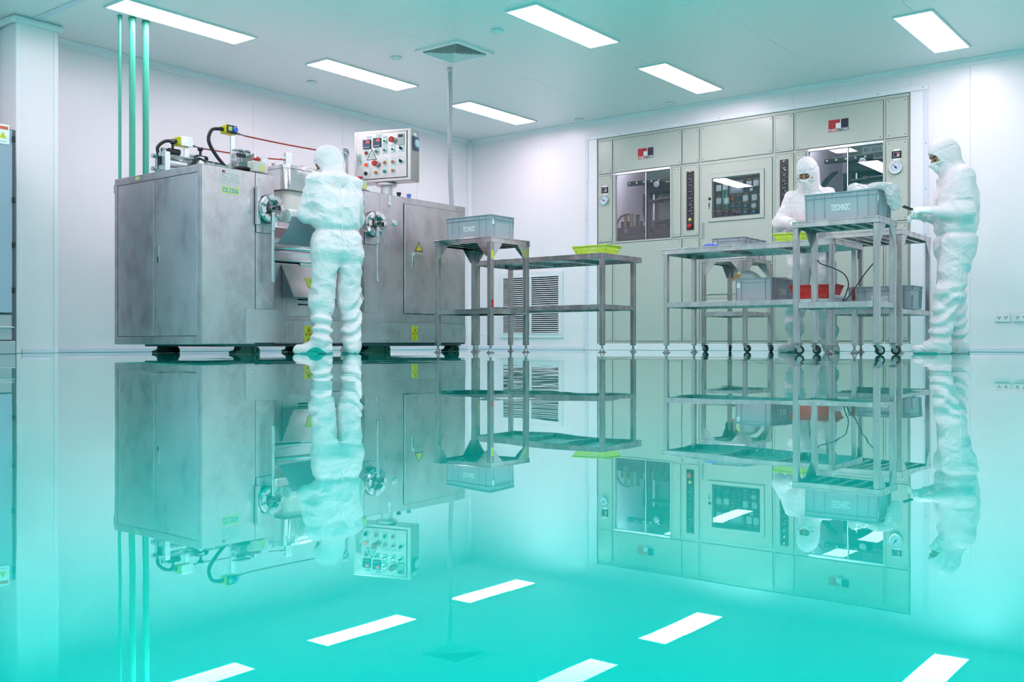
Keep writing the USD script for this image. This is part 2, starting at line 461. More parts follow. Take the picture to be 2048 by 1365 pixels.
cv = mapped(slab(cove(), 13.2), [[1, 0, 0], [0, 0, -1], [0, -1, 0]])     # u -> x, v -> down, run -> -y
solo('trim_1', 'rounded white coving along the top of the left wall', 'trim', moved(cv, 0, -0.06, ROOM_Z), 'trim_white', kind=S)
cv = mapped(slab(cove(), 11.0), [[0, 0, 1], [-1, 0, 0], [0, -1, 0]])
solo('trim_2', 'rounded white coving along the top of the back wall', 'trim', moved(cv, 0.06, 0, ROOM_Z), 'trim_white', kind=S)
cv = mapped(slab(cove(), ROOM_Z - 0.002), [[1, 0, 0], [0, -1, 0], [0, 0, 1]])
solo('trim_3', 'rounded white coving up the far corner of the room', 'trim', moved(cv, 0, 0, 0.001), 'trim_white', kind=S)
# column boxed in at the left wall, with its corner strips and the strip over it
pil = thing('pillar', 'boxed white column with pale corner strips standing at the left wall', 'pillar', (0.17, -5.81, 0), kind=S)
part(pil, 'casing', bx(0.002, 0.335, -5.978, -5.645, 0.0, ROOM_Z - 0.001, 0.004), 'wall_paint', world=True)
for y0, y1 in ((-5.984, -5.945), (-5.678, -5.639)):
    part(pil, 'corner_strip', bx(0.30, 0.342, y0, y1, 0.0, 2.64, 0.004), 'trim_white', world=True)
part(pil, 'capital', cat(bx(0.30, 0.375, -6.02, -5.60, 2.645, 2.699, 0.02), bx(0.004, 0.30, -6.02, -5.985, 2.645, 2.699, 0.015)), 'trim_white', world=True)
part(pil, 'base_strip', bx(0.3355, 0.346, -5.938, -5.685, 0.0, 0.04, 0.004), 'trim_blue', world=True)
solo('trim_4', 'flat pale ceiling strip running from the white column', 'trim', bx(0.38, ROOM_X - 0.1, -5.875, -5.815, ROOM_Z - 0.006, ROOM_Z - 0.0005, 0.002), 'trim_blue', kind=S)
solo('trim_5', 'rounded white upright strip left of the column', 'trim', cyl((0.012, -6.03, 0.0), (0.012, -6.03, ROOM_Z - 0.002), 0.05, 16), 'trim_white', kind=S)

# frame strip round the press opening
fr = thing('trim_6', 'white screwed-on metal frame strip around the press opening', 'trim', (3.74, 0, 0), kind=S)
part(fr, 'top_strip', bx(1.80, 5.675, -0.016, -0.0008, 2.478, 2.53, 0.003), 'trim_white', world=True)
for x0, x1 in ((1.80, 1.965), (5.51, 5.675)):
    part(fr, 'side_strip', bx(x0, x1, -0.012, -0.0008, 0.001, 2.477, 0.003), 'trim_white', world=True)
    xe = x0 if x0 < 3 else x1 - 0.045
    part(fr, 'edge_strip', bx(xe, xe + 0.045, -0.017, -0.0121, 0.001, 2.477, 0.002), 'trim_blue', world=True)
part(fr, 'sill', bx(1.966, 5.509, -0.010, -0.0008, 0.001, 0.073, 0.002), 'trim_white', world=True)
part(fr, 'screws', cat([cyl((x, -0.017, 2.504), (x, -0.0155, 2.504), 0.006, 8) for x in np.arange(1.85, 5.68, 0.42)] +
                       [cyl((x, -0.0185, z), (x, -0.0165, z), 0.006, 8) for x in (1.822, 5.653) for z in np.arange(0.25, 2.4, 0.43)]), 'cast_metal', world=True)

# ------------------------------------------------------------------ lamps and ceiling fittings
lamp0 = None
POS = {0: 'left row', 1: 'middle row', 2: 'right row', 3: 'row over the camera'}
seen = {(0, 2): 'flat white ceiling lamp above the green pipes', (0, 1): 'flat white ceiling lamp above the mill, between two others',
        (0, 0): 'flat white ceiling lamp beside the grey hose in the far corner', (1, 1): 'flat white ceiling lamp cut by the top edge in mid picture, past the diffuser',
        (1, 0): 'flat white ceiling lamp in front of the built-in press, left of centre', (2, 0): 'flat white ceiling lamp above the right-hand worker'}
for i, lx in enumerate(LAMP_X):
    for j, ly in enumerate(LAMP_Y):
        lab = seen.get((i, j), 'flat white ceiling lamp out of the picture, above the front of the room')
        if lamp0 is None:
            lamp0 = thing('ceiling_light', lab, 'ceiling light', (lx, ly, ROOM_Z - 0.014), group='ceiling panel lights')
            part(lamp0, 'frame', cat(bx(-0.158, 0.158, -0.612, -0.595, 0.0, 0.0135), bx(-0.158, 0.158, 0.595, 0.612, 0.0, 0.0135), bx(-0.158, -0.143, -0.595, 0.595, 0.0, 0.0135), bx(0.143, 0.158, -0.595, 0.595, 0.0, 0.0135)), 'lamp_frame')
            part(lamp0, 'diffuser', bx(-0.1425, 0.1425, -0.5945, 0.5945, 0.002, 0.012, 0.001), 'lamp_glow')
        else:
            copy_of(lamp0, lab, (lx, ly, ROOM_Z - 0.014), 0, 'ceiling panel lights')


def diffuser(label, cx, cy):
    t = thing('air_diffuser', label, 'air vent', (cx, cy, ROOM_Z - 0.03), group='ceiling air diffusers')
    def ring(a, w, z0, z1, slope):
        out = []
        for k in range(4):
            q = [(-a, -a, z0), (a, -a, z0), (-a + w, -a + w, z1), (a - w, -a + w, z1)]
            q = q + [(x, y, z + 0.002) for x, y, z in q]
            out.append(rotz(hull(q), 90 * k))
        return cat(out)
    part(t, 'frame', moved(slab(sbox(-0.25, -0.25, 0.25, 0.25).difference(sbox(-0.205, -0.205, 0.205, 0.205)), 0.0175), 0, 0, 0.012), 'trim_white')
    for k in range(7):
        a = 0.2 - 0.027 * k
        part(t, 'louvre', ring(a, 0.020, 0.002, 0.023, 1), 'slat_white')
    part(t, 'throat', bx(-0.2, 0.2, -0.2, 0.2, 0.0255, 0.0295), 'slot_dark')
    return t


diffuser('square white louvred ceiling diffuser above the grey hose', 2.452, -3.098)
diffuser('square ceiling diffuser just cut off by the top edge of the picture', 4.93, -3.25)
det0 = thing('smoke_detector', 'small round white ceiling disc between diffuser and middle lamp', 'smoke detector', (3.124, -3.323, ROOM_Z - 0.03))
part(det0, 'base', cyl((0, 0, 0.012), (0, 0, 0.0295), 0.055, 24, 0.004), 'trim_white')
part(det0, 'head', lathe([(0.018, 0.0), (0.03, 0.003), (0.036, 0.012)], (0, 0, 0), (0, 0, 1)), 'slat_white')
copy_of(det0, 'small round white ceiling disc left of the square diffuser', (1.902, -3.286, ROOM_Z - 0.03))
copy_of(det0, 'small round white ceiling disc above the middle left lamp, nearest the left wall', (0.639, -3.196, ROOM_Z - 0.03))
copy_of(det0, 'small round white ceiling disc by the back wall above the press corner', (1.822, -0.177, ROOM_Z - 0.03))
copy_of(det0, 'small round white ceiling disc above the middle of the press', (3.05, -0.22, ROOM_Z - 0.03))

MT = 1.38     # top of the mill
for k, (px, py, r, lab) in enumerate([(0.985, -5.472, 0.0125, 'thin green pipe, leftmost of three, from ceiling to mill'), (1.02, -5.385, 0.024, 'thick green pipe in the middle of three above the mill'), (1.02, -5.265, 0.0245, 'thick green pipe, rightmost of three above the mill')]):
    t = thing('green_pipe', lab, 'pipe', (px, py, MT + 0.001), group='green pipes down to the mill')
    part(t, 'pipe', cyl((0, 0, 0), (0, 0, ROOM_Z - MT - 0.003), r, 20), 'pipe_green')
    part(t, 'collar', cyl((0, 0, ROOM_Z - MT - 0.03), (0, 0, ROOM_Z - MT - 0.004), r + 0.006, 20, 0.003), 'pipe_green')
hs = thing('grey_hose', 'grey flexible hose hanging from the ceiling down to the mill', 'hose', (2.06, -2.72, MT))
pts = [(0.0, 0, 1.318), (0.002, 0.002, 1.0), (0.0, 0.0, 0.7), (-0.002, 0.004, 0.4), (0.004, 0.008, 0.2), (0.012, 0.014, 0.001)]
part(hs, 'hose', tube(pts, 0.022, 14), 'hose_grey')
part(hs, 'ribs', cat([lathe([(0.0222, 0), (0.0235, 0.003), (0.0222, 0.006)], (0.002 * math.sin(3 * z), 0.002, z), (0, 0, 1), 14) for z in np.arange(0.32, 0.86, 0.045)]), 'hose_grey')
part(hs, 'collar', cyl((0, 0, 1.285), (0, 0, 1.318), 0.027, 16, 0.003), 'steel')
# ------------------------------------------------------------------ the two-roll mill, its front facing +x
XF = 2.152                       # front plane
YL, YA, YB, YC, YD, YR = -5.527, -5.052, -4.873, -3.925, -3.746, -2.608     # left end, left column, right column, right end
MB, XB = 0.072, 1.0
mill = thing('two_roll_mill', 'large stainless steel two-roll rubber mill with handwheels and a raised button box', 'mill', (1.6, -4.07, 0))


def P(name, mesh, m, label=None, parent=None, **k):
    return part(parent or mill, name, mesh, m, label, world=True, **k)


def fscrews(pts, x, r=0.006):
    return cat([lathe([(r, 0), (r * 0.8, 0.003), (r * 0.3, 0.0045)], (x, y, z), (1, 0, 0), 8) for y, z in pts])


# left block: the end face carries a pair of doors sunk into a frame
body = man(bx(XB, XF, YL, YB, MB, MT, 0.004)) - man(trimesh.creation.box(bounds=[[1.045, YL - 0.1, 0.132], [2.103, YL + 0.006, 1.325]]))
lb = P('left_housing', tm(body), 'steel_front')
for a, b in ((1.049, 1.5455), (1.5485, 2.099)):
    dr = P('door', bx(a, b, YL + 0.0012, YL + 0.0058, 0.136, 1.321, 0.0015), 'steel')
    if a > 1.5:
        P('latch', cat(bx(1.600, 1.624, YL - 0.004, YL + 0.002, 0.688, 0.822, 0.003), bx(1.606, 1.618, YL - 0.009, YL - 0.004, 0.735, 0.815, 0.003)), 'chrome', parent=dr)
        P('lock', cat(cyl((1.612, YL - 0.007, 0.705), (1.612, YL - 0.004, 0.705), 0.006, 10), bx(1.607, 1.617, YL - 0.006, YL - 0.004, 0.716, 0.730, 0.001)), 'black_plastic', parent=dr)
P('sticker', bx(1.30, 1.36, YL - 0.001, YL - 0.0002, 1.345, 1.366, 0.0003), 'sticker_pale_yellow', 'small pale sticker on the left top rail')
P('bolt', bx(0.985, 0.9995, YL + 0.004, YL + 0.03, 1.27, 1.34), 'cast_metal')
P('door_recess', bx(1.0455, 2.1025, YL + 0.00585, YL + 0.00598, 0.1325, 1.3245, 0.00003), 'dark_gap')
for a, b in ((YL + 0.002, YB), (YC, YR - 0.002)):
    P('seam_backing', bx(XF + 0.0001, XF + 0.0004, a, b, MB + 0.002, MT - 0.002, 0.00005), 'dark_gap')
# front skin of the left block and its column
P('front_sheet', bx(XF + 0.0005, XF + 0.004, YL + 0.004, YA - 0.002, MB + 0.004, MT - 0.004, 0.0015), 'steel_front')
for side, (ya, yb) in enumerate(((YA, YB), (YC, YD))):
    up = P('column_plate', bx(XF + 0.0005, XF + 0.006, ya + 0.002, yb - 0.002, 1.045, MT - 0.004, 0.0015), 'steel')
    P('screws', fscrews([(ya + 0.03, 1.33), (yb - 0.03, 1.33), (ya + 0.03, 1.18), (yb - 0.03, 1.18)], XF + 0.0062), 'chrome', parent=up, kind='stuff')
    md = P('column_plate', bx(XF + 0.0005, XF + 0.010, ya + 0.006, yb - 0.006, 0.925, 1.043, 0.0015), 'steel')
    P('screws', fscrews([(ya + 0.03, 0.965), (yb - 0.03, 0.965)], XF + 0.0102), 'chrome', parent=md, kind='stuff')
    lo = P('column_plate', bx(XF + 0.0005, XF + 0.006, ya + 0.002, yb - 0.002, 0.3425, 0.923, 0.0015), 'steel_front')
    P('screws', fscrews([(ya + 0.035, 0.385), (yb - 0.035, 0.385)], XF + 0.0062), 'chrome', parent=lo, kind='stuff')
plate = P('nameplate', bx(XF + 0.0042, XF + 0.006, -5.369, -5.184, 1.262, 1.366, 0.0006), 'nameplate', 'pale engraved nameplate on the mill front')
rows = []
for k, z in enumerate(np.linspace(1.335, 1.275, 6)):
    y = -5.355
    while y < -5.20:
        w = 0.006 + 0.02 * rng.random()
        if not (k in (1, 2) and -5.33 < y < -5.29):
            rows.append(bx(XF + 0.006, XF + 0.0065, y, min(y + w, -5.195), z - 0.0013, z + 0.0013, 0.0001))
        y += w + 0.006
P('print', cat(rows), 'print_grey', 'fine unreadable print', parent=plate, kind='stuff')
P('emblem', on_left(affinity.scale(Point(-5.338, 1.348).buffer(0.012), 1.2, 0.8), XF + 0.006, 0.0006), 'print_red', parent=plate)
tagp = P('asset_sticker', bx(XF + 0.0042, XF + 0.0052, -5.350, -5.200, 1.186, 1.240, 0.0003), 'sticker_pale_yellow', 'yellow sticker reading CS 2304')
P('lettering', moved(mapped(text('CS 2304', 0.032, 0.135, 0.0006), ON_LEFT), XF + 0.0052, -5.275, 1.213), 'print_blue', parent=tagp)

# right block with its switch-cabinet door
P('right_housing', bx(XB, XF, YC, YR, MB, MT, 0.004), 'steel_front')
P('front_sheet', bx(XF + 0.0005, XF + 0.004, YD + 0.002, YR - 0.002, 0.2635, MT - 0.003, 0.0015), 'steel_front')
P('door_gap', bx(XF + 0.0041, XF + 0.0052, -3.451, -2.696, 0.341, 1.325, 0.0005), 'dark_gap')
dr = P('door', bx(XF + 0.0053, XF + 0.020, -3.446, -2.700, 0.346, 1.320, 0.003), 'steel_front', 'wide switch-cabinet door with lever handle')
P('handle', cat(bx(XF + 0.0201, XF + 0.030, -3.362, -3.336, 0.752, 0.895, 0.003), bx(XF + 0.030, XF + 0.042, -3.356, -3.342, 0.860, 0.885, 0.003), bx(XF + 0.042, XF + 0.052, -3.358, -3.225, 0.862, 0.884, 0.004)), 'aluminium', parent=dr)
P('lock', cat(bx(XF + 0.030, XF + 0.032, -3.354, -3.344, 0.790, 0.812), bx(XF + 0.030, XF + 0.0312, -3.354, -3.344, 0.765, 0.782)), 'black_plastic', parent=dr)
tri = Polygon([(-3.318, 0.906), (-3.218, 0.906), (-3.268, 0.996)])
P('warning_edge', on_left(tri, XF + 0.0201, 0.0006), 'print_black', parent=dr)
P('warning_triangle', on_left(tri.buffer(-0.008, join_style=2), XF + 0.0207, 0.0006), 'sticker_yellow', 'yellow lightning warning triangle', parent=dr)
bolt = Polygon([(0.2, 1), (-0.45, 0.05), (0, 0.08), (-0.12, -0.55), (-0.35, -0.5), (0, -1), (0.22, -0.42), (0.08, -0.5), (0.35, 0.25), (-0.02, 0.2), (0.45, 1)])
P('lightning_mark', on_left(affinity.translate(affinity.scale(bolt, 0.016, 0.026, origin=(0, 0)), -3.268, 0.937), XF + 0.0213, 0.0005), 'print_black', parent=dr)
P('toggle_latch', cat(bx(XF + 0.0041, XF + 0.010, -3.640, -3.610, 1.28, 1.375, 0.003), bx(XF + 0.010, XF + 0.016, -3.634, -3.616, 1.315, 1.372, 0.004), bx(XF + 0.010, XF + 0.02, -3.632, -3.618, 1.275, 1.30, 0.004)), 'chrome')
P('oval_bolt', cat(lathe([(0.03, 0), (0.03, 0.006), (0.022, 0.012)], (XF + 0.004, -3.555, 1.14), (1, 0, 0), 20), bx(XF + 0.016, XF + 0.022, -3.575, -3.535, 1.134, 1.146)), 'chrome')

# centre: apron, recess, chute flap, rolls
P('bed', bx(1.20, 2.06, YB + 0.001, YC - 0.001, MB, 0.50, 0.003), 'steel')
P('apron', bx(2.06, 2.10, YB + 0.002, YC - 0.002, 0.262, 0.715, 0.003), 'steel_front')
P('apron_panel', bx(2.1005, 2.106, -4.735, -4.02, 0.295, 0.46, 0.002), 'steel')
P('vent_slots', cat([bx(2.1062, 2.108, -4.60, -4.50, z, z + 0.012, 0.002) for z in (0.385, 0.425)]), 'dark_gap', kind='stuff')
flap = P('chute_flap', hull([(x + dx, y, z + dz) for y in (-4.765, -4.02) for x, z in ((2.108, 0.692), (2.255, 0.435)) for dx, dz in ((0, 0), (0.010, 0.006))]), 'steel_flap', 'tilted steel chute flap')
P('hinge', cat(cyl((2.112, -4.58, 0.702), (2.112, -4.46, 0.702), 0.008, 10), bx(2.106, 2.112, -4.58, -4.46, 0.694, 0.722)), 'chrome', parent=flap)
P('cheek', on_back(Polygon([(2.107, 0.69), (2.107, 0.44), (2.245, 0.44)]), -4.75, 0.006), 'cabinet_side', parent=flap)
n = np.array([0.257, 0, 0.147]) / np.linalg.norm([0.257, 0, 0.147])
c0 = np.array([2.118, 0, 0.698])
dv = np.array([0.147, 0, -0.257]) / np.linalg.norm([0.147, 0, -0.257])
def on_flap(y0, y1, s0, s1, t0, t1):
    return hull([c0 + dv * s + n * t + np.array([0, y, 0]) for y in (y0, y1) for s in (s0, s1) for t in (t0, t1)])
P('note_edge', on_flap(-4.592, -4.480, 0.112, 0.208, 0.0002, 0.0012), 'sticker_orange', parent=flap)
P('sticky_note', on_flap(-4.588, -4.480, 0.116, 0.204, 0.0013, 0.0020), 'sticker_green', 'bright green sticky note', parent=flap)
P('roll', cat(lathe([(0.05, 0.0), (0.05, 0.03), (0.128, 0.031), (0.13, 0.034), (0.13, 0.895), (0.128, 0.898), (0.05, 0.899), (0.05, 0.93)], (1.93, YB + 0.01, 0.80), (0, 1, 0), 48)), 'chrome', 'polished front roll')
P('roll', cat(lathe([(0.05, 0.0), (0.05, 0.03), (0.128, 0.031), (0.13, 0.034), (0.13, 0.895), (0.128, 0.898), (0.05, 0.899), (0.05, 0.93)], (1.66, YB + 0.01, 0.80), (0, 1, 0), 48)), 'chrome', 'polished rear roll')
P('tray', bx(2.062, 2.115, YB + 0.004, YC - 0.004, 0.745, 0.80, 0.004), 'aluminium')
P('rail', cyl((2.11, YB + 0.004, 0.735), (2.11, YC - 0.004, 0.735), 0.013, 16), 'steel')
P('shaft', cyl((2.085, YB + 0.004, 0.835), (2.085, YC - 0.004, 0.835), 0.018, 16), 'chrome')
P('rear_sheet', bx(1.20, 1.22, YB + 0.004, YC - 0.004, 0.50, 1.12, 0.003), 'steel')
P('cross_bar', cyl((1.86, YB + 0.003, 1.10), (1.86, YC - 0.003, 1.10), 0.028, 20), 'steel')
P('scraper_bar', bx(1.80, 1.84, YB + 0.003, YC - 0.003, 1.145, 1.165, 0.004), 'aluminium')
# hopper over the nip: cream chute with a rounded steel cover
hp = P('hopper', moved(slab(rrect(1.52, 1.80, -4.475, -4.08, 0.05), 0.175), 0, 0, 1.175), 'hopper_cream', 'cream coloured hopper')
cover = P('hopper_cover', moved(slab(rrect(1.46, 1.85, -4.52, -4.05, 0.06), 0.172), 0, 0, 1.352), 'steel_polished', 'rounded steel hopper cover')
P('lid', moved(slab(rrect(1.452, 1.858, -4.528, -4.042, 0.066), 0.028), 0, 0, 1.525), 'steel_polished', parent=cover)
P('bolt', cat(cyl((1.60, -4.44, 1.553), (1.60, -4.44, 1.585), 0.010, 10), cyl((1.60, -4.44, 1.585), (1.60, -4.44, 1.597), 0.017, 6)), 'cast_metal', parent=cover)
P('bolt', cat(cyl((1.60, -4.14, 1.553), (1.60, -4.14, 1.60), 0.012, 10), cyl((1.60, -4.14, 1.60), (1.60, -4.14, 1.616), 0.020, 6)), 'cast_metal', parent=cover)
P('grip', cat(bx(1.8505, 1.862, -4.13, -4.118, 1.40, 1.50), bx(1.8505, 1.862, -4.095, -4.083, 1.40, 1.50), bx(1.862, 1.868, -4.13, -4.083, 1.40, 1.50)), 'steel', parent=cover)
P('arm', cat(cyl((1.70, -4.041, 1.44), (1.70, YC + 0.05, 1.44), 0.03, 20), bx(1.64, 1.76, YC - 0.05, YC - 0.002, 1.10, 1.50, 0.005)), 'steel')

# base plates, skid and feet
pl = Polygon([(-5.144, 0.085), (-5.144, 0.341), (-4.781, 0.341), (-4.781, 0.262), (-4.02, 0.262), (-4.02, 0.341), (-3.686, 0.341), (-3.686, 0.085)])
bp = P('base_plate', on_left(pl, XF + 0.0042, 0.006), 'steel')
P('screws', fscrews([(-5.09, 0.27), (-5.09, 0.13), (-4.735, 0.235), (-4.735, 0.11), (-3.72, 0.24), (-3.72, 0.12)], XF + 0.0103, 0.007), 'chrome', parent=bp, kind='stuff')
sp = P('service_plate', bx(XF + 0.0103, XF + 0.0125, -4.755, -4.30, 0.10, 0.238, 0.001), 'steel')
bq = P('base_plate', bx(XF + 0.0042, XF + 0.010, -3.684, YR, 0.085, 0.262, 0.0015), 'steel')
P('screws', fscrews([(-3.65, 0.24), (-3.65, 0.12), (-2.64, 0.24), (-2.64, 0.12)], XF + 0.0103, 0.007), 'chrome', parent=bq, kind='stuff')
sq = P('service_plate', bx(XF + 0.0103, XF + 0.0125, -3.50, -3.05, 0.108, 0.235, 0.001), 'steel')
P('screws', fscrews([(-3.485, 0.222), (-3.065, 0.222), (-3.485, 0.12), (-3.065, 0.12)], XF + 0.0126, 0.005), 'chrome', parent=sq, kind='stuff')
for sy, sz, pr in ((-4.543, 0.153, sp), (-3.316, 0.168, sq)):
    st = P('forklift_sticker', bx(XF + 0.0128, XF + 0.0136, sy - 0.039, sy + 0.039, sz - 0.066, sz + 0.066, 0.0003), 'sticker_yellow', 'yellow forklift lifting-point sticker')
    x = XF + 0.0136
    lines = [((-0.004, 0.052), (0.024, 0.052)), ((-0.004, 0.052), (-0.012, 0.012)), ((0.024, 0.052), (0.026, 0.005)), ((-0.012, 0.012), (0.028, 0.012)), ((-0.030, -0.002), (-0.012, 0.012)), ((0.028, 0.012), (0.030, -0.002)), ((-0.030, -0.002), (0.030, -0.002)), ((0, -0.022), (0, -0.042)), ((0, -0.044), (-0.008, -0.034)), ((0, -0.044), (0.008, -0.034))]
    mk = [tube([(x, sy + a[0], sz + a[1]), (x, sy + b[0], sz + b[1])], 0.0013, 5) for a, b in lines]
    mk += [on_left(Point(sy + q, sz - 0.006).buffer(0.008).difference(Point(sy + q, sz - 0.006).buffer(0.005)), x, 0.0006) for q in (-0.018, 0.018)]
    mk += [bx(x, x + 0.0006, sy + 0.002, sy + 0.012, sz + 0.02, sz + 0.042, 0.0002)]
    P('forklift_mark', cat(mk), 'print_black', parent=st)
    P('print', cat([bx(x, x + 0.0005, sy - 0.026 + 0.009 * k, sy - 0.020 + 0.009 * k, sz - 0.058 + 0.008 * r, sz - 0.055 + 0.008 * r, 0.0001) for k in range(6) for r in range(2)]), 'print_grey', 'unreadable small print', parent=st, kind='stuff')
P('skid', bx(1.06, 2.12, -5.30, -2.63, 0.0555, 0.0712, 0.003), 'cabinet_side')
for x0, y0, y1 in ((2.02, -5.19, -4.97), (2.02, -3.87, -3.56), (2.02, -2.80, -2.64), (1.10, -5.26, -5.06), (1.10, -3.95, -3.78), (1.10, -2.80, -2.64)):
    ft = cat(on_left(Polygon([(y0, 0.001), (y1, 0.001), (y1, 0.034), (y1 - 0.03, 0.0552), (y0 + 0.05, 0.0552), (y0 + 0.04, 0.03), (y0, 0.018)]), x0, 0.085),
             lathe([(0.028, 0), (0.028, 0.012), (0.022, 0.016)], (x0 + 0.0855, y1 - 0.04, 0.028), (1, 0, 0), 20))
    fp_ = P('levelling_foot', ft, 'foot_green', 'dark green machine foot')
    P('bolt', cyl((x0 + 0.102, y1 - 0.04, 0.03), (x0 + 0.112, y1 - 0.04, 0.03), 0.010, 8), 'black_plastic', parent=fp_)


def handwheel(cy, cz, ang, lever_len):
    x0 = XF + 0.0105

    def W(mesh):                       # drawn at 0.16 m radius, built at its real 0.11 m
        m = mesh.copy()
        o = np.array([x0, cy, cz])
        m.vertices = (np.asarray(m.vertices) - o) * (0.9, 0.69, 0.69) + o
        return m

    h = P('handwheel', W(lathe([(0.06, 0), (0.155, 0.0), (0.155, 0.055), (0.15, 0.058), (0.10, 0.058), (0.10, 0.02), (0.06, 0.02)], (x0, cy, cz), (1, 0, 0), 56)), 'steel', 'toothed adjusting handwheel')
    for k in range(8):
        a = math.radians(ang + 45 * k)
        seg = Polygon([(0.102 * math.cos(t), 0.102 * math.sin(t)) for t in np.linspace(a - 0.27, a + 0.27, 5)] + [(0.152 * math.cos(t), 0.152 * math.sin(t)) for t in np.linspace(a + 0.27, a - 0.27, 6)])
        P('jaw_block', W(moved(on_left(seg, 0, 0.030), x0 + 0.0585, cy, cz)), 'chrome', parent=h)
    P('teeth', W(cat([moved(mapped(bx(0, 0.05, -0.0022, 0.0022, 0.153, 0.160, 0.0005), [[1, 0, 0], [0, math.cos(t), -math.sin(t)], [0, math.sin(t), math.cos(t)]]), x0 + 0.002, cy, cz) for t in np.linspace(0, 2 * np.pi, 72, endpoint=False)])), 'cast_metal', parent=h, kind='stuff')
    P('spokes', W(cat([moved(mapped(bx(0.02, 0.045, -0.014, 0.014, 0.03, 0.115, 0.004), [[1, 0, 0], [0, math.cos(t), -math.sin(t)], [0, math.sin(t), math.cos(t)]]), x0, cy, cz) for t in np.linspace(0, 2 * np.pi, 6, endpoint=False)])), 'cast_metal', parent=h, kind='stuff')
    P('hub', W(lathe([(0.05, 0), (0.05, 0.06), (0.045, 0.066), (0.036, 0.066), (0.036, 0.085), (0.03, 0.09)], (x0, cy, cz), (1, 0, 0), 32)), 'cast_metal', parent=h)
    P('centre_bolt', W(cyl((x0 + 0.09, cy, cz), (x0 + 0.105, cy, cz), 0.018, 12, 0.003)), 'black_plastic', parent=h)
    xl = x0 + 0.072
    P('lever', cat(bx(xl - 0.012, xl + 0.012, cy - 0.015, cy + 0.015, cz - 0.17, cz - 0.026, 0.004), bx(xl - 0.008, xl + 0.008, cy - 0.010, cy + 0.010, cz - 0.40, cz - 0.168, 0.004), bx(xl - 0.011, xl + 0.011, cy - 0.013, cy + 0.013, cz - lever_len, cz - 0.398, 0.005)), 'aluminium', parent=h)


P('bearing_block', bx(XF + 0.0105, XF + 0.045, YA - 0.01, YA + 0.022, 0.98, 1.27, 0.004), 'steel')
handwheel(-4.948, 1.108, 10, 0.565)
handwheel(-3.845, 1.098, 0, 0.50)

# raised button box on its post
bxm = np.array([1.90, -3.403])
P('post', cyl((1.90, -3.403, MT), (1.90, -3.403, 1.50), 0.055, 28), 'steel')
P('post_flange', cyl((1.90, -3.403, 1.50), (1.90, -3.403, 1.530), 0.095, 28, 0.006), 'steel')
ca, sa = math.cos(math.radians(16.4)), math.sin(math.radians(16.4))
def BX(t):
    """Box frame (a along the face, out towards its front, up) to the room."""
    # face runs along (ca, sa); its front looks along (sa, -ca)
    return moved(mapped(t, [[ca, -(-sa) * -1, 0], [sa, ca, 0], [0, 0, 1]]), 1.90, -3.403, 1.765)
BH, BW, BD = 0.232, 0.288, 0.085
boxp = P('control_box', BX(bx(-BW, BW, -BD, BD, -BH, BH, 0.004)), 'steel_bright', 'raised stainless button box')
P('door_gap', BX(bx(-BW + 0.028, BW - 0.032, -BD - 0.0012, -BD - 0.0002, -BH + 0.026, BH - 0.022, 0.0004)), 'dark_gap', parent=boxp)
P('door', BX(bx(-BW + 0.032, BW - 0.036, -BD - 0.010, -BD - 0.0013, -BH + 0.030, BH - 0.026, 0.003)), 'steel_bright', parent=boxp)
f0 = -BD - 0.010
def fa(px, py):
    """Photo-free face coordinates: px, py run 0..1 across the door."""
    return -BW + 0.034 + px * (2 * BW - 0.07), BH - 0.028 - py * (2 * BH - 0.058)
def knobm(a, z, r, h, prof=None):
    return BX(lathe(prof or [(r, 0), (r, h * 0.8), (r * 0.9, h)], (a, f0, z), (0, -1, 0), 18))
def plate_at(a, z, w, h, m='paper', d=0.0006):
    P('label_plate', BX(bx(a - w, a + w, f0 - d, f0 - 0.0001, z - h, z + h, 0.0002)), m, parent=boxp)
BUT = [(0.575, 0.19, 'button_green'), (0.575, 0.39, 'button_green'), (0.735, 0.385, 'button_green'), (0.41, 0.405, 'button_green'), (0.575, 0.665, 'button_orange'), (0.74, 0.66, 'button_orange'), (0.40, 0.87, 'button_orange'), (0.575, 0.86, 'button_green'), (0.74, 0.855, 'button_orange')]
for a, b, m in BUT:
    x, z = fa(a, b)
    plate_at(x, z + 0.006, 0.026, 0.040)
    q = P('button_ring', knobm(x, z, 0.019, 0.016), 'chrome', parent=boxp)
    P('button', BX(lathe([(0.013, 0), (0.013, 0.006), (0.010, 0.008)], (x, f0 - 0.0161, z), (0, -1, 0), 16)), m, parent=boxp)
for a, b in ((0.735, 0.175), (0.40, 0.67)):
    x, z = fa(a, b)
    P('button_ring', knobm(x, z, 0.024, 0.02), 'aluminium', parent=boxp)
    P('emergency_button', BX(lathe([(0.014, 0), (0.014, 0.012), (0.026, 0.013), (0.026, 0.022), (0.020, 0.028)], (x, f0 - 0.0201, z), (0, -1, 0), 20)), 'button_red', 'red mushroom button', parent=boxp)
for a, b, m in ((0.205, 0.425, 'print_red'), (0.20, 0.685, 'pilot_red')):
    x, z = fa(a, b)
    plate_at(x, z, 0.026, 0.040)
    P('button_ring', knobm(x, z, 0.019, 0.014), 'chrome', parent=boxp)
    P('pilot_lamp', BX(lathe([(0.014, 0), (0.014, 0.006), (0.008, 0.011)], (x, f0 - 0.0141, z), (0, -1, 0), 16)), m, parent=boxp)
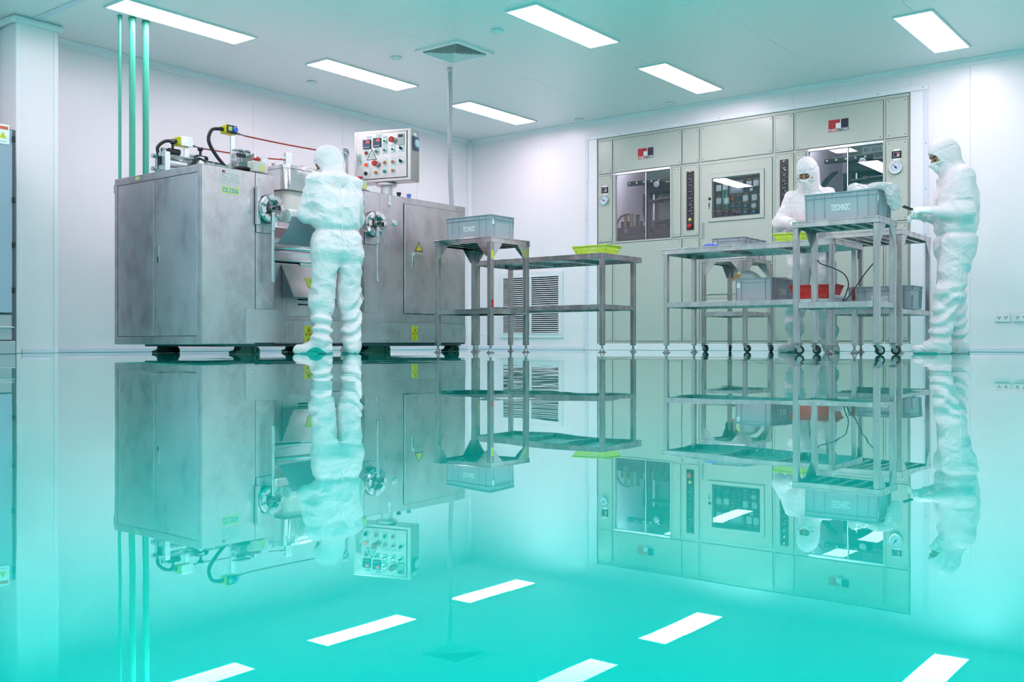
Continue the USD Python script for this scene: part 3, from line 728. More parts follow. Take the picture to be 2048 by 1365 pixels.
for a, b in ((0.90, 0.375), (0.895, 0.655), (0.20, 0.88)):
    x, z = fa(a, b)
    plate_at(x, z + 0.004, 0.027, 0.036)
    P('button_ring', knobm(x, z, 0.020, 0.014), 'chrome', parent=boxp)
    P('selector_knob', BX(cat(lathe([(0.015, 0), (0.013, 0.012)], (x, f0 - 0.0141, z), (0, -1, 0), 16), bx(x - 0.005, x + 0.005, f0 - 0.034, f0 - 0.0262, z - 0.015, z + 0.015, 0.002))), 'black_plastic', parent=boxp)
for a, b, num in ((0.21, 0.225, '26'), (0.415, 0.205, '40')):
    x, z = fa(a, b)
    plate_at(x + 0.02, z + 0.062, 0.030, 0.012)
    P('digital_meter', BX(bx(x - 0.040, x + 0.040, f0 - 0.012, f0 - 0.0001, z - 0.042, z + 0.042, 0.003)), 'meter_blue', 'dark digital controller', parent=boxp)
    P('digits', BX(moved(mapped(text(num, 0.022, 0.030, 0.0006), ON_BACK), x + 0.012, f0 - 0.0121, z + 0.020)), 'digit_red', 'red digits ' + num, parent=boxp)
    P('meter_keys', BX(cat([bx(x - 0.032 + 0.0165 * k, x - 0.020 + 0.0165 * k, f0 - 0.0135, f0 - 0.0121, z - 0.034, z - 0.024, 0.001) for k in range(4)])), 'paper_grey', parent=boxp, kind='stuff')
x, z = fa(0.895, 0.175)
P('counter', BX(bx(x - 0.030, x + 0.030, f0 - 0.012, f0 - 0.0001, z - 0.050, z + 0.050, 0.003)), 'box_cream', 'pale counter with dark display', parent=boxp)
P('counter_display', BX(bx(x - 0.022, x + 0.022, f0 - 0.0128, f0 - 0.0121, z + 0.018, z + 0.040, 0.0002)), 'logo_navy', parent=boxp)
x, z = fa(0.31, 0.47)
T3 = Polygon([(x - 0.055, z - 0.045), (x + 0.050, z - 0.045), (x, z + 0.055)])
P('warning_triangle', BX(on_back(T3.difference(T3.buffer(-0.005, join_style=2)), f0 - 0.0001, 0.0006)), 'print_black', 'white warning triangle with dark outline', parent=boxp)
P('warning_field', BX(on_back(T3.buffer(-0.0052, join_style=2), f0 - 0.0001, 0.0005)), 'hopper_cream', parent=boxp)
P('lightning_mark', BX(on_back(affinity.translate(affinity.scale(bolt, 0.007, 0.016, origin=(0, 0)), x, z - 0.015), f0 - 0.0007, 0.0004)), 'print_black', parent=boxp)
x, z = fa(0.07, 0.56)
P('lock_plate', BX(on_back(rrect(x - 0.014, x + 0.014, z - 0.050, z + 0.050, 0.013), f0 - 0.0001, 0.005)), 'chrome', parent=boxp)
P('side_buzzer', BX(cat(bx(BW + 0.0002, BW + 0.012, -0.045, 0.055, 0.045, 0.165, 0.004))), 'meter_blue', 'grey-blue buzzer on the side', parent=boxp)
P('buzzer_disc', BX(lathe([(0.036, 0), (0.036, 0.012), (0.028, 0.018)], (BW + 0.0122, 0.005, 0.105), (1, 0, 0), 20)), 'dial', parent=boxp)
P('side_label', BX(bx(BW + 0.0002, BW + 0.001, -0.03, 0.03, 0.175, 0.200, 0.0002)), 'paper', parent=boxp)

# top of the mill: air cylinders, rope switches, emergency stop boxes, grease unit
cyl_y, cyl_z = -5.30, 1.44
ca1 = P('air_cylinder', cat(cyl((1.60, -5.46, 1.455), (1.60, -4.95, 1.455), 0.042, 28), cyl((1.60, -4.95, 1.455), (1.60, -4.88, 1.455), 0.030, 24)), 'aluminium', 'silver air cylinder on the mill top')
P('end_block', bx(1.53, 1.67, -5.505, -5.46, 1.382, 1.53, 0.004), 'aluminium', parent=ca1)
P('end_block', bx(1.53, 1.67, -5.21, -5.16, 1.382, 1.535, 0.004), 'aluminium', parent=ca1)
for dx in (-0.05, 0.05):
    for z in (1.405, 1.505):
        P('tie_rod', cyl((1.60 + dx, -5.535, z), (1.60 + dx, -4.97, z), 0.010, 10), 'chrome', parent=ca1)
        P('nut', cyl((1.60 + dx, -5.540, z), (1.60 + dx, -5.506, z), 0.019, 6), 'aluminium', parent=ca1)
ca2 = P('air_cylinder', cyl((1.82, -5.26, 1.43), (1.82, -4.92, 1.43), 0.032, 24), 'aluminium', 'second silver air cylinder')
P('clamp_band', cat([lathe([(0.034, 0), (0.036, 0.004), (0.034, 0.02)], (1.82, y, 1.43), (0, 1, 0), 24) for y in (-5.2, -5.0)]), 'chrome', parent=ca2, kind='stuff')
P('yellow_tag', bx(1.853, 1.856, -5.07, -5.03, 1.43, 1.45), 'sticker_yellow', parent=ca2)
for y0, z0, lab in ((-5.40, 1.545, 'black speed valve with knob'), (-5.155, 1.53, 'black speed valve with knob')):
    v = P('speed_valve', cat(cyl((1.62, y0 - 0.05, z0), (1.62, y0 + 0.05, z0), 0.024, 16, 0.005), cyl((1.62, y0 - 0.075, z0), (1.62, y0 - 0.05, z0), 0.016, 12)), 'black_plastic', lab)
    P('knob', cat(cyl((1.62, y0 - 0.01, z0 + 0.02), (1.62, y0 - 0.01, z0 + 0.06), 0.010, 10), lathe([(0.012, 0), (0.022, 0.01), (0.022, 0.025), (0.016, 0.03)], (1.62, y0 - 0.01, z0 + 0.055), (0, 0, 1), 14)), 'black_plastic', parent=v)
    P('fitting', cyl((1.62, y0 - 0.105, z0), (1.62, y0 - 0.075, z0), 0.018, 6), 'aluminium', parent=v)


def rope_switch(x, y, z, zpost, front):
    s = P('rope_switch_post', bx(x - 0.008, x + 0.008, y + 0.02, y + 0.06, MT, z - 0.035, 0.002), 'aluminium', 'aluminium post of a rope switch')
    P('switch_body', bx(x - 0.045, x + 0.03, y - 0.045, y + 0.060, z - 0.032, z + 0.036, 0.006), 'switch_yellow' if front else 'switch_yellow', 'yellow rope pull switch', parent=s)
    if front:
        P('switch_face', bx(x + 0.0302, x + 0.042, y - 0.036, y + 0.056, z - 0.030, z + 0.034, 0.004), 'black_plastic', parent=s)
        P('switch_label', bx(x + 0.0422, x + 0.043, y - 0.030, y + 0.008, z - 0.012, z + 0.022, 0.0003), 'sticker_pale_yellow', parent=s)
        P('reset_button', lathe([(0.022, 0), (0.022, 0.014), (0.018, 0.02)], (x + 0.0422, y + 0.032, z + 0.002), (1, 0, 0), 20), 'button_blue', 'blue reset button', parent=s)
    else:
        P('mount_plate', bx(x + 0.0302, x + 0.036, y - 0.028, y + 0.075, z - 0.034, z + 0.040, 0.002), 'aluminium', parent=s)
    P('cable_gland', cyl((x - 0.01, y - 0.078, z), (x - 0.01, y - 0.0455, z), 0.016, 12), 'black_plastic', parent=s)
    P('rope_eye', cat(cyl((x, y + 0.0605, z - 0.012), (x, y + 0.11, z - 0.014), 0.010, 10), cyl((x, y + 0.11, z - 0.014), (x, y + 0.16, z - 0.02), 0.006, 8)), 'cast_metal', parent=s)


rope_switch(1.62, -5.33, 1.63, 1.4, False)
rope_switch(1.66, -4.935, 1.785, 1.4, True)
P('cable', tube([(1.61, -5.405, 1.63), (1.60, -5.47, 1.615), (1.60, -5.525, 1.56), (1.60, -5.515, 1.50), (1.60, -5.51, 1.40)], 0.013, 12), 'rubber_black', 'black cable of the left rope switch')
P('cable', tube([(1.65, -5.01, 1.785), (1.66, -5.09, 1.76), (1.68, -5.13, 1.66), (1.70, -5.06, 1.54), (1.74, -4.97, 1.44), (1.80, -4.93, 1.41)], 0.014, 12), 'rubber_black', 'black cable of the tall rope switch')
P('cable', tube([(1.66, -5.25, 1.388), (1.67, -5.27, 1.44), (1.67, -5.24, 1.50), (1.66, -5.20, 1.515), (1.66, -5.15, 1.50)], 0.014, 12), 'rubber_black', 'short black cable loop')
P('cable', cat(tube([(2.02, -5.18, 1.392), (2.0, -5.10, 1.425), (1.98, -5.0, 1.435), (1.99, -4.92, 1.41), (2.0, -4.90, 1.388)], 0.014, 12)), 'rubber_black', 'black cable arched over the top edge')
P('cable', cat(tube([(1.97, -5.10, 1.392), (1.96, -5.02, 1.42), (1.95, -4.95, 1.42), (1.96, -4.90, 1.39)], 0.013, 12)), 'rubber_black', 'black cable arched beside another')
P('pull_rope', tube([(1.62, -5.165, 1.61), (1.62, -4.95, 1.612), (1.62, -4.6, 1.62), (1.62, -4.33, 1.64)], 0.0055, 8), 'rope_red', 'lower red pull rope')
P('pull_rope', tube([(1.66, -4.77, 1.765), (1.66, -4.4, 1.762), (1.66, -4.0, 1.768), (1.66, -3.70, 1.785)], 0.0060, 8), 'rope_red', 'upper red pull rope')
P('rope_anchor', cat(bx(1.60, 1.64, -4.335, -4.27, 1.556, 1.70, 0.003), cyl((1.62, -4.37, 1.645), (1.62, -4.335, 1.65), 0.010, 10)), 'aluminium')
ra = P('rope_anchor', bx(1.66, 1.668, -3.72, -3.655, MT, 1.84, 0.002), 'aluminium')
P('thimble', cat(lathe([(0.018, 0), (0.026, 0.006), (0.026, 0.012), (0.018, 0.018)], (1.669, -3.68, 1.79), (1, 0, 0), 16)), 'chrome', parent=ra)
gu = P('grease_unit', cat([cyl((1.78, y, 1.50), (1.78, y, 1.60), 0.012, 12) for y in (-4.93, -4.90, -4.87)] + [bx(1.755, 1.805, -4.95, -4.85, 1.475, 1.50, 0.003)]), 'paper_grey', 'small clear grease dispenser')
P('shell', bx(1.74, 1.82, -4.965, -4.835, 1.47, 1.615, 0.006), 'pane', parent=gu)
P('lettering', moved(mapped(text('NSN', 0.026, 0.085, 0.001), ON_LEFT), 1.8205, -4.90, 1.505), 'button_green', parent=gu)
P('caps', cat([cyl((1.78, y, 1.555), (1.78, y, 1.585), 0.0135, 12) for y in (-4.93, -4.90, -4.87)]), 'black_plastic', parent=gu, kind='stuff')
P('stem', cat(cyl((1.78, -4.90, MT), (1.78, -4.90, 1.47), 0.012, 10), bx(1.765, 1.795, -4.915, -4.885, 1.435, 1.465)), 'machine_brass', parent=gu)
for sy, sx in ((-4.765, 2.0), (-3.83, 2.0)):
    base_y = -4.92 if sy < -4.5 else sy
    e = P('stop_box', bx(sx - 0.05, sx + 0.04, base_y - 0.055, base_y + 0.055, MT + 0.027, MT + 0.115, 0.008), 'box_cream', 'cream emergency stop box')
    P('stop_base', bx(sx - 0.06, sx + 0.05, base_y - 0.075, base_y + 0.075, MT + 0.001, MT + 0.026, 0.003), 'black_plastic', parent=e)
    P('stop_button', cat(cyl((sx, base_y, MT + 0.1155), (sx, base_y, MT + 0.132), 0.02, 16), lathe([(0.03, 0), (0.03, 0.008), (0.022, 0.014)], (sx, base_y, MT + 0.132), (0, 0, 1), 20)), 'button_red', 'red stop button', parent=e)
    P('stop_label', bx(sx + 0.0402, sx + 0.041, base_y - 0.005, base_y + 0.045, MT + 0.04, MT + 0.085, 0.0003), 'sticker_pale_yellow', parent=e)
P('side_bracket', cat(hull([(1.50, -4.88, 1.381), (1.50, -4.88, 1.52), (1.52, -4.88, 1.381), (1.52, -4.88, 1.52), (1.92, -4.88, 1.381), (1.92, -4.88, 1.58), (1.92, -4.86, 1.58), (1.50, -4.86, 1.52), (1.50, -4.86, 1.381), (1.92, -4.86, 1.381)])), 'aluminium')
P('guide_block', bx(1.93, 1.995, -4.868, -4.80, 1.20, 1.545, 0.006), 'aluminium')
P('bolt', cat(cyl((1.70, -4.845, 1.56), (1.70, -4.845, 1.59), 0.012, 8), cyl((1.70, -4.845, 1.59), (1.70, -4.845, 1.61), 0.02, 6)), 'aluminium')
for y in (-3.43, -3.30):
    P('knob_button', lathe([(0.016, 0), (0.016, 0.03), (0.022, 0.032), (0.022, 0.045), (0.014, 0.05)], (2.08, y, MT), (0, 0, 1), 14), 'print_blue' if y > -3.4 else 'black_plastic')

# rubber being taken off the mill
rs = np.array([(2.118, 1.015), (2.102, 0.99), (2.09, 0.95), (2.083, 0.92), (2.06, 0.895), (2.03, 0.895)])
rl = thing('rubber_sheet', 'dark grey rubber sheet hanging from a white roll at the mill front', 'rubber sheet', (2.18, -4.58, 0.85))
part(rl, 'liner_roll', lathe([(0.022, 0), (0.05, 0.002), (0.056, 0.008), (0.056, 0.372), (0.05, 0.378), (0.022, 0.38)], (2.180, -4.775, 1.075), (0, 1, 0), 36), 'white_roll', 'white roll', world=True)
ts = np.linspace(0, 1, 24)
cx = 2.2385 - 0.02 * ts - 0.105 * ts ** 2.4
cz = 1.066 - 0.205 * ts
L = np.array([(cx[i], -4.77 - 0.045 * ts[i], cz[i]) for i in range(24)] + [(cx[i], -4.40, cz[i]) for i in range(24)])
fc = np.array([(i, i + 24, i + 25, i + 1) for i in range(23)])
front = trimesh.Trimesh(L, np.vstack([fc[:, [0, 1, 2]], fc[:, [0, 2, 3]]]), process=False)
back = moved(front, -0.004, 0, -0.002)
back.faces = back.faces[:, ::-1]
edge = list(range(24)) + [24 + i for i in range(23, -1, -1)]
rim = [(edge[k], edge[(k + 1) % 48]) for k in range(48)]
rf = np.array([(a, b + 48, b) for a, b in rim] + [(a, a + 48, b + 48) for a, b in rim])
sheet = trimesh.Trimesh(np.vstack([front.vertices, back.vertices]), np.vstack([front.faces, back.faces + 48, rf]), process=False)
part(rl, 'sheet', sheet, 'rubber_sheet', 'dark grey sheet', world=True)

# ------------------------------------------------------------------ switch cabinet at the left edge of the picture
cab = thing('switch_cabinet', 'blue-grey electrical cabinet with warning sign, cut by the left edge of the picture', 'cabinet', (0.5, -6.6, 0))
part(cab, 'carcass', bx(0.16, 0.72, -7.05, -6.165, 0.0, 1.70, 0.006), 'cabinet_side', world=True)
part(cab, 'door', bx(0.7205, 0.748, -7.04, -6.205, 0.31, 1.69, 0.006), 'cabinet_blue', world=True)
part(cab, 'lower_panel', bx(0.7205, 0.742, -7.04, -6.205, 0.105, 0.296, 0.004), 'cabinet_grey', world=True)
part(cab, 'plinth', bx(0.7205, 0.745, -7.05, -6.18, 0.001, 0.098, 0.003), 'cabinet_grey', world=True)
part(cab, 'ledge', bx(0.7205, 0.752, -7.05, -6.19, 0.198, 0.206, 0.002), 'aluminium', world=True)
for z in (1.60, 1.14, 0.80, 0.46):
    part(cab, 'hinge', bx(0.742, 0.765, -6.207, -6.187, z, z + 0.045, 0.004), 'black_plastic', world=True)
sg = part(cab, 'warning_sign', bx(0.7485, 0.751, -6.325, -6.229, 1.575, 1.722, 0.001), 'paper', 'white sign with red bar and yellow triangle', world=True)
part(sg, 'red_bar', bx(0.7512, 0.752, -6.319, -6.238, 1.684, 1.708, 0.0003), 'sticker_orange', world=True)
tr = Polygon([(-6.305, 1.618), (-6.249, 1.618), (-6.277, 1.668)])
part(sg, 'triangle', on_left(tr, 0.7512, 0.0008), 'sticker_yellow', world=True)
part(sg, 'lightning_mark', on_left(affinity.translate(affinity.scale(bolt, 0.007, 0.014, origin=(0, 0)), -6.277, 1.636), 0.7521, 0.0006), 'print_black', world=True)
part(sg, 'print', cat([bx(0.7512, 0.7518, -6.312 + 0.011 * k, -6.304 + 0.011 * k, 1.592, 1.595, 0.0001) for k in range(6)]), 'print_grey', 'unreadable small print', world=True, kind='stuff')
part(cab, 'lifting_eye', cat(lathe([(0.012, 0), (0.012, 0.02)], (0.70, -6.33, 1.70), (0, 0, 1), 12), moved(rotz(trimesh.creation.torus(0.022, 0.007, 20, 8), 0).apply_transform(trimesh.transformations.rotation_matrix(math.pi / 2, (0, 1, 0))), 0.70, -6.33, 1.742)), 'cast_metal', world=True)
# ------------------------------------------------------------------ the press built into the back wall, its front facing -y
press = thing('rubber_press', 'wide beige moulding press built into the back wall, with two windows and red-white-navy logos', 'press', (3.735, 0.0, 0.0))


def Q(name, mesh, m, label=None, parent=None, **k):
    return part(parent or press, name, mesh, m, label, world=True, **k)


W1, W2, WZ0, WZ1 = (2.212, 2.930), (4.512, 5.256), 1.256, 2.030
fp = sbox(PX0, PZ0, PX1, PZ1)
for a, b in (W1, W2):
    fp = fp.difference(sbox(a, WZ0, b, WZ1))
fp = fp.difference(sbox(3.455, 1.443, 3.985, 1.853))
Q('frame', on_back(fp, 0.040, 0.040), 'frame_beige', 'beige front frame')
TOP, MID, BOT = (2.060, 2.440), (1.262, 2.032), (0.105, 1.232)
COL = [(1.983, 2.170), (2.198, 3.071), (3.082, 3.284), (3.311, 4.130), (4.158, 4.354), (4.382, 5.255), (5.283, 5.487)]


def panel(x0, x1, z0, z1, label=None, screws=True):
    p = Q('panel', bx(x0, x1, -0.0075, -0.0021, z0, z1, 0.0012), 'panel_beige', label)
    Q('gasket', bx(x0 - 0.0045, x1 + 0.0045, -0.0020, -0.0004, z0 - 0.0045, z1 + 0.0045, 0.0004), 'gasket', parent=p)
    if screws:
        Q('screws', cat([lathe([(0.0055, 0), (0.003, 0.003)], (x, -0.0076, z), (0, -1, 0), 6) for x in (x0 + 0.025, x1 - 0.025) for z in (z0 + 0.025, z1 - 0.025)]), 'gasket', parent=p, kind='stuff')
    return p


for k, (a, b) in enumerate(COL):
    z0, z1 = TOP
    panel(a, b, z0, z1)
    if k != 3:
        panel(a, b, *BOT)
panel(COL[3][0], COL[3][1], 0.105, 0.560)
gp1 = panel(*COL[0], *MID)
gp2 = panel(*COL[6], *MID)
sp1 = panel(2.962, 3.058, *MID)
sp2 = panel(4.382, 4.483, *MID)
cp1 = panel(*COL[2], *MID)
cp2 = panel(*COL[4], *MID)
for x0, z0 in ((2.519, 2.176), (4.721, 2.195)):
    x1, z1 = x0 + 0.200, z0 + 0.118
    w, h = 0.200, 0.118
    lg = Q('logo_plate', bx(x0, x1, -0.0100, -0.0077, z0, z1, 0.0006), 'logo_white', 'logo plate reading PAN STONE')
    y = -0.0101
    Q('red_shape', on_back(Polygon([(x0, z0), (x0 + 0.40 * w, z0), (x0 + 0.40 * w, z0 + 0.24 * h), (x0 + 0.36 * w, z0 + 0.24 * h), (x0 + 0.36 * w, z0 + 0.70 * h), (x0 + 0.58 * w, z0 + 0.70 * h), (x0 + 0.58 * w, z1), (x0, z1)]), y, 0.0006), 'logo_red', parent=lg)
    Q('navy_shape', on_back(Polygon([(x0 + 0.41 * w, z0), (x1, z0), (x1, z1), (x0 + 0.63 * w, z1), (x0 + 0.63 * w, z0 + 0.27 * h), (x0 + 0.41 * w, z0 + 0.27 * h)]), y, 0.0006), 'logo_navy', parent=lg)
    Q('lettering', moved(mapped(text('PAN', 0.026, 0.066, 0.0006), ON_BACK), x0 + 0.20 * w, y - 0.0007, z0 + 0.135 * h), 'logo_white', parent=lg)
    Q('lettering', moved(mapped(text('STONE', 0.026, 0.112, 0.0006), ON_BACK), x0 + 0.71 * w, y - 0.0007, z0 + 0.135 * h), 'logo_white', parent=lg)


def gauge(x, z, r):
    g = Q('pressure_gauge', lathe([(r * 0.86, 0), (r, 0.004), (r, 0.026), (r * 0.94, 0.030), (r * 0.88, 0.030), (r * 0.86, 0.024)], (x, -0.0077, z), (0, -1, 0), 40), 'chrome', 'round pressure gauge')
    Q('dial', cyl((x, -0.0318, z), (x, -0.0325, z), r * 0.855, 36), 'dial', parent=g)
    ticks = []
    for t in np.radians(np.linspace(-40, 220, 11)):
        ticks.append(hull([(x + s * math.cos(t) + d * math.sin(t), yy, z + s * math.sin(t) - d * math.cos(t)) for s in (r * 0.68, r * 0.80) for d in (-0.0012, 0.0012) for yy in (-0.0326, -0.0331)]))
    Q('ticks', cat(ticks), 'print_black', parent=g, kind='stuff')
    t = math.radians(150 if x < 3 else 130)
    dx, dz = math.cos(t), math.sin(t)
    Q('needle', cat(hull([(x + s * dx + w_ * dz, yy, z + s * dz - w_ * dx) for s, ww in ((-r * 0.3, 0.005), (r * 0.62, 0.0016)) for w_ in (-ww, ww) for yy in (-0.0332, -0.0340)]), cyl((x, -0.0341, z), (x, -0.036, z), r * 0.13, 14)), 'print_black', parent=g)


gauge(2.068, 1.748, 0.056)
gauge(5.381, 1.772, 0.063)
for x, z in ((2.073, 1.868), (5.385, 1.895)):
    d = Q('display_meter', bx(x - 0.044, x + 0.044, -0.016, -0.0077, z - 0.033, z + 0.033, 0.002), 'black_plastic', 'small black display meter')
    Q('display', bx(x - 0.028, x + 0.028, -0.0168, -0.0161, z - 0.021, z + 0.021, 0.0003), 'paper_grey', parent=d)
    Q('display_mark', cat(bx(x - 0.025, x + 0.004, -0.0174, -0.0169, z - 0.018, z + 0.018, 0.0002)), 'logo_navy', parent=d)
    Q('display_mark', bx(x + 0.007, x + 0.025, -0.0174, -0.0169, z + 0.003, z + 0.018, 0.0002), 'logo_red', parent=d)
    for dz in (-0.045, 0.045):
        Q('label_plate', bx(x - 0.030, x + 0.030, -0.0084, -0.0077, z + dz - 0.010, z + dz + 0.010, 0.0002), 'paper', parent=d)


def knob_strip(x0, x1, z0, z1, zs, parent, lamp=False):
    s = Q('switch_strip', bx(x0, x1, -0.0095, -0.0077, z0, z1, 0.0005), 'gold_edge', 'dark strip of switches')
    Q('switch_field', bx(x0 + 0.004, x1 - 0.004, -0.0110, -0.0096, z0 + 0.004, z1 - 0.004, 0.0005), 'switch_plate', parent=s)
    xc = (x0 + x1) / 2
    for k, z in enumerate(zs):
        Q('knob_ring', lathe([(0.0175, 0), (0.0165, 0.006), (0.012, 0.007)], (xc, -0.0111, z), (0, -1, 0), 18), 'chrome', parent=s)
        t = math.radians(70 if k > 2 else (120 if k % 2 else 10))
        dx, dz = math.cos(t), math.sin(t)
        Q('knob', cat(lathe([(0.012, 0), (0.011, 0.012)], (xc, -0.0182, z), (0, -1, 0), 14), hull([(xc + a * dx - b * dz, yy, z + a * dz + b * dx) for a in (-0.013, 0.020) for b in (-0.0045, 0.0045) for yy in (-0.0303, -0.040)])), 'black_plastic', parent=s)
    Q('label_print', cat([bx(xc - 0.02, xc + 0.02, -0.0116, -0.0111, z + 0.030, z + 0.034, 0.0001) for z in zs] + [bx(xc + 0.022, xc + 0.034, -0.0116, -0.0111, z - 0.002, z + 0.002, 0.0001) for z in zs]), 'paper_grey', 'unreadable switch legends', parent=s, kind='stuff')
    if lamp:
        Q('yellow_button', cat(lathe([(0.018, 0), (0.017, 0.012), (0.012, 0.016)], (xc, -0.0111, 1.438), (0, -1, 0), 18)), 'button_yellow', 'round yellow button', parent=s)
        Q('stop_button', lathe([(0.014, 0), (0.014, 0.014), (0.025, 0.015), (0.025, 0.026), (0.018, 0.032)], (xc, -0.0111, 1.367), (0, -1, 0), 22), 'button_red', 'red mushroom button', parent=s)


knob_strip(3.132, 3.230, 1.320, 1.972, (1.9325, 1.858, 1.787, 1.715, 1.643, 1.574, 1.504), cp1, True)
knob_strip(4.208, 4.305, 1.322, 1.980, (1.936, 1.863, 1.795, 1.726, 1.653, 1.582, 1.513, 1.444), cp2)

# control door with the glazed instrument board
dp = sbox(3.316, 0.610, 4.124, 2.016).difference(sbox(3.444, 1.432, 3.997, 1.863))
door = Q('control_door', on_back(dp, -0.0021, 0.007), 'panel_beige', 'tall door with a glazed instrument window')
Q('gasket', on_back(sbox(3.311, 0.605, 4.129, 2.021).difference(sbox(3.440, 1.428, 4.001, 1.867)), -0.0004, 0.0016), 'gasket', parent=door)
wfp = sbox(3.401, 1.395, 4.040, 1.904).difference(sbox(3.444, 1.432, 3.997, 1.863))
Q('window_line', on_back(wfp.buffer(0.004, join_style=2).difference(wfp.buffer(-0.001)), -0.0092, 0.0010), 'gasket', parent=door)
Q('window_frame', on_back(wfp, -0.0103, 0.010), 'panel_beige', parent=door)
Q('pane', bx(3.4445, 3.9965, -0.0060, -0.0030, 1.4325, 1.8625, 0.0004), 'pane', 'glass pane', parent=door)
Q('instrument_board', bx(3.447, 3.994, 0.0122, 0.016, 1.435, 1.860, 0.001), 'board', 'dark instrument board', parent=door)
yb = 0.0120
Q('screen', bx(3.640, 3.795, yb - 0.006, yb, 1.680, 1.815, 0.003), 'cabinet_grey', 'grey touch screen', parent=door)
Q('screen_glass', bx(3.662, 3.773, yb - 0.0066, yb - 0.0061, 1.705, 1.796, 0.0002), 'dial', parent=door)
for x, z in ((3.515, 1.755), (3.590, 1.762), (3.862, 1.765), (3.940, 1.768), (3.513, 1.615), (3.603, 1.610), (3.822, 1.618), (3.922, 1.618)):
    Q('meter', bx(x - 0.030, x + 0.030, yb - 0.008, yb, z - 0.033, z + 0.033, 0.002), 'paper', 'square white meter', parent=door)
    Q('meter_dot', bx(x + 0.016, x + 0.023, yb - 0.0086, yb - 0.0081, z - 0.028, z - 0.021, 0.0002), 'print_black', parent=door)
Q('meter', bx(3.870, 3.905, yb - 0.005, yb, 1.690, 1.722, 0.002), 'paper', parent=door)
for x, z, m in ((3.515, 1.535, 'meter_blue'), (3.605, 1.532, 'meter_blue'), (3.520, 1.470, 'meter_blue'), (3.605, 1.468, 'meter_blue'), (3.822, 1.535, 'meter_blue'), (3.915, 1.532, 'paper'), (3.822, 1.468, 'meter_blue'), (3.915, 1.466, 'meter_blue')):
    Q('timer', bx(x - 0.026, x + 0.026, yb - 0.008, yb, z - 0.022, z + 0.022, 0.002), m, parent=door)
    if x > 3.8 and m != 'paper':
        Q('timer_display', bx(x - 0.014, x + 0.014, yb - 0.0088, yb - 0.0082, z - 0.002, z + 0.014, 0.0002), 'lavender', parent=door)
for x, z, m in ((3.678, 1.622, 'button_orange'), (3.745, 1.622, 'button_green')):
    Q('round_button', lathe([(0.017, 0), (0.016, 0.012), (0.01, 0.016)], (x, yb, z), (0, -1, 0), 18), m, parent=door)
for x, z in ((3.678, 1.548), (3.745, 1.548), (3.678, 1.482), (3.745, 1.482)):
    Q('selector', cat(lathe([(0.016, 0), (0.015, 0.010)], (x, yb, z), (0, -1, 0), 16)), 'chrome', parent=door)
    Q('selector_knob', bx(x - 0.005, x + 0.005, yb - 0.024, yb - 0.0101, z - 0.013, z + 0.013, 0.002), 'black_plastic', parent=door)
pr = []
for x, z in ((3.590, 1.808), (3.862, 1.815), (3.940, 1.816), (3.513, 1.662), (3.603, 1.658), (3.678, 1.656), (3.745, 1.656), (3.822, 1.665), (3.513, 1.566), (3.603, 1.563), (3.678, 1.580), (3.745, 1.580), (3.822, 1.566), (3.915, 1.563), (3.513, 1.500), (3.603, 1.498), (3.678, 1.512), (3.745, 1.512), (3.822, 1.500), (3.915, 1.498)):
    for k in range(2):
        w = 0.012 + 0.016 * rng.random()
        pr.append(bx(x - w, x + w, yb - 0.0006, yb, z - 0.004 + 0.008 * k, z + 0.001 + 0.008 * k, 0.0001))
Q('label_print', cat(pr), 'orange_print', 'unreadable orange legends', parent=door, kind='stuff')
Q('lock', cat(lathe([(0.016, 0), (0.016, 0.010), (0.011, 0.014)], (3.420, -0.0135, 1.644), (0, -1, 0), 18)), 'black_plastic', 'black door lock', parent=door)
Q('key', cat(bx(3.408, 3.420, -0.026, -0.012, 1.56, 1.60, 0.003), bx(3.412, 3.418, -0.024, -0.020, 1.535, 1.575, 0.001)), 'black_plastic', parent=door)
Q('handle', cat(bx(3.326, 3.350, -0.022, -0.0092, 1.222, 1.392, 0.004), bx(3.331, 3.345, -0.034, -0.0221, 1.250, 1.370, 0.005)), 'chrome', 'upright chrome door handle', parent=door)
ws = Q('warning_sticker', on_back(Polygon([(3.69, 0.825), (3.79, 0.825), (3.74, 0.905)]), -0.0093, 0.0006), 'sticker_yellow', 'yellow triangular sticker on the press door', parent=door)
Q('brown_label', bx(3.66, 3.77, -0.0099, -0.0093, 0.745, 0.815, 0.0002), 'brown_tape', 'brown label on the press door', parent=door)

# windows with what stands behind them
for (a, b), xm_ in ((W1, 2.612), (W2, 4.906)):
    Q('window_rim', on_back(sbox(a - 0.014, WZ0 - 0.014, b + 0.014, WZ1 + 0.014).difference(sbox(a + 0.002, WZ0 + 0.002, b - 0.002, WZ1 - 0.002)), -0.0001, 0.006), 'panel_beige')
    Q('window_rail', bx(a + 0.002, b - 0.002, -0.010, -0.0062, WZ1 - 0.004, WZ1 + 0.022, 0.001), 'aluminium')
    for p0, p1, yy in ((a, xm_ + 0.004, 0.010), (xm_ - 0.004, b, 0.016)):
        Q('pane', bx(p0 + 0.001, p1 - 0.001, yy, yy + 0.004, WZ0 + 0.001, WZ1 - 0.001, 0.0004), 'pane', 'sliding glass pane')
    Q('pane_edge', bx(xm_ - 0.0055, xm_ + 0.0055, 0.0050, 0.0095, WZ0 + 0.001, WZ1 - 0.001, 0.001), 'aluminium')
BY = 1.45
Q('interior_wall', bx(PX0, PX1, BY, BY + 0.02, 0.3, PZ1, 0.002), 'interior_wall')
for x in (PX0, 3.20, 4.33, PX1 - 0.02):
    Q('interior_side', bx(x, x + 0.02, 0.045, BY - 0.001, 0.3, PZ1, 0.002), 'interior_wall')
Q('interior_roof', bx(PX0 + 0.021, PX1 - 0.021, 0.041, BY - 0.001, PZ1 - 0.02, PZ1, 0.002), 'interior_wall')
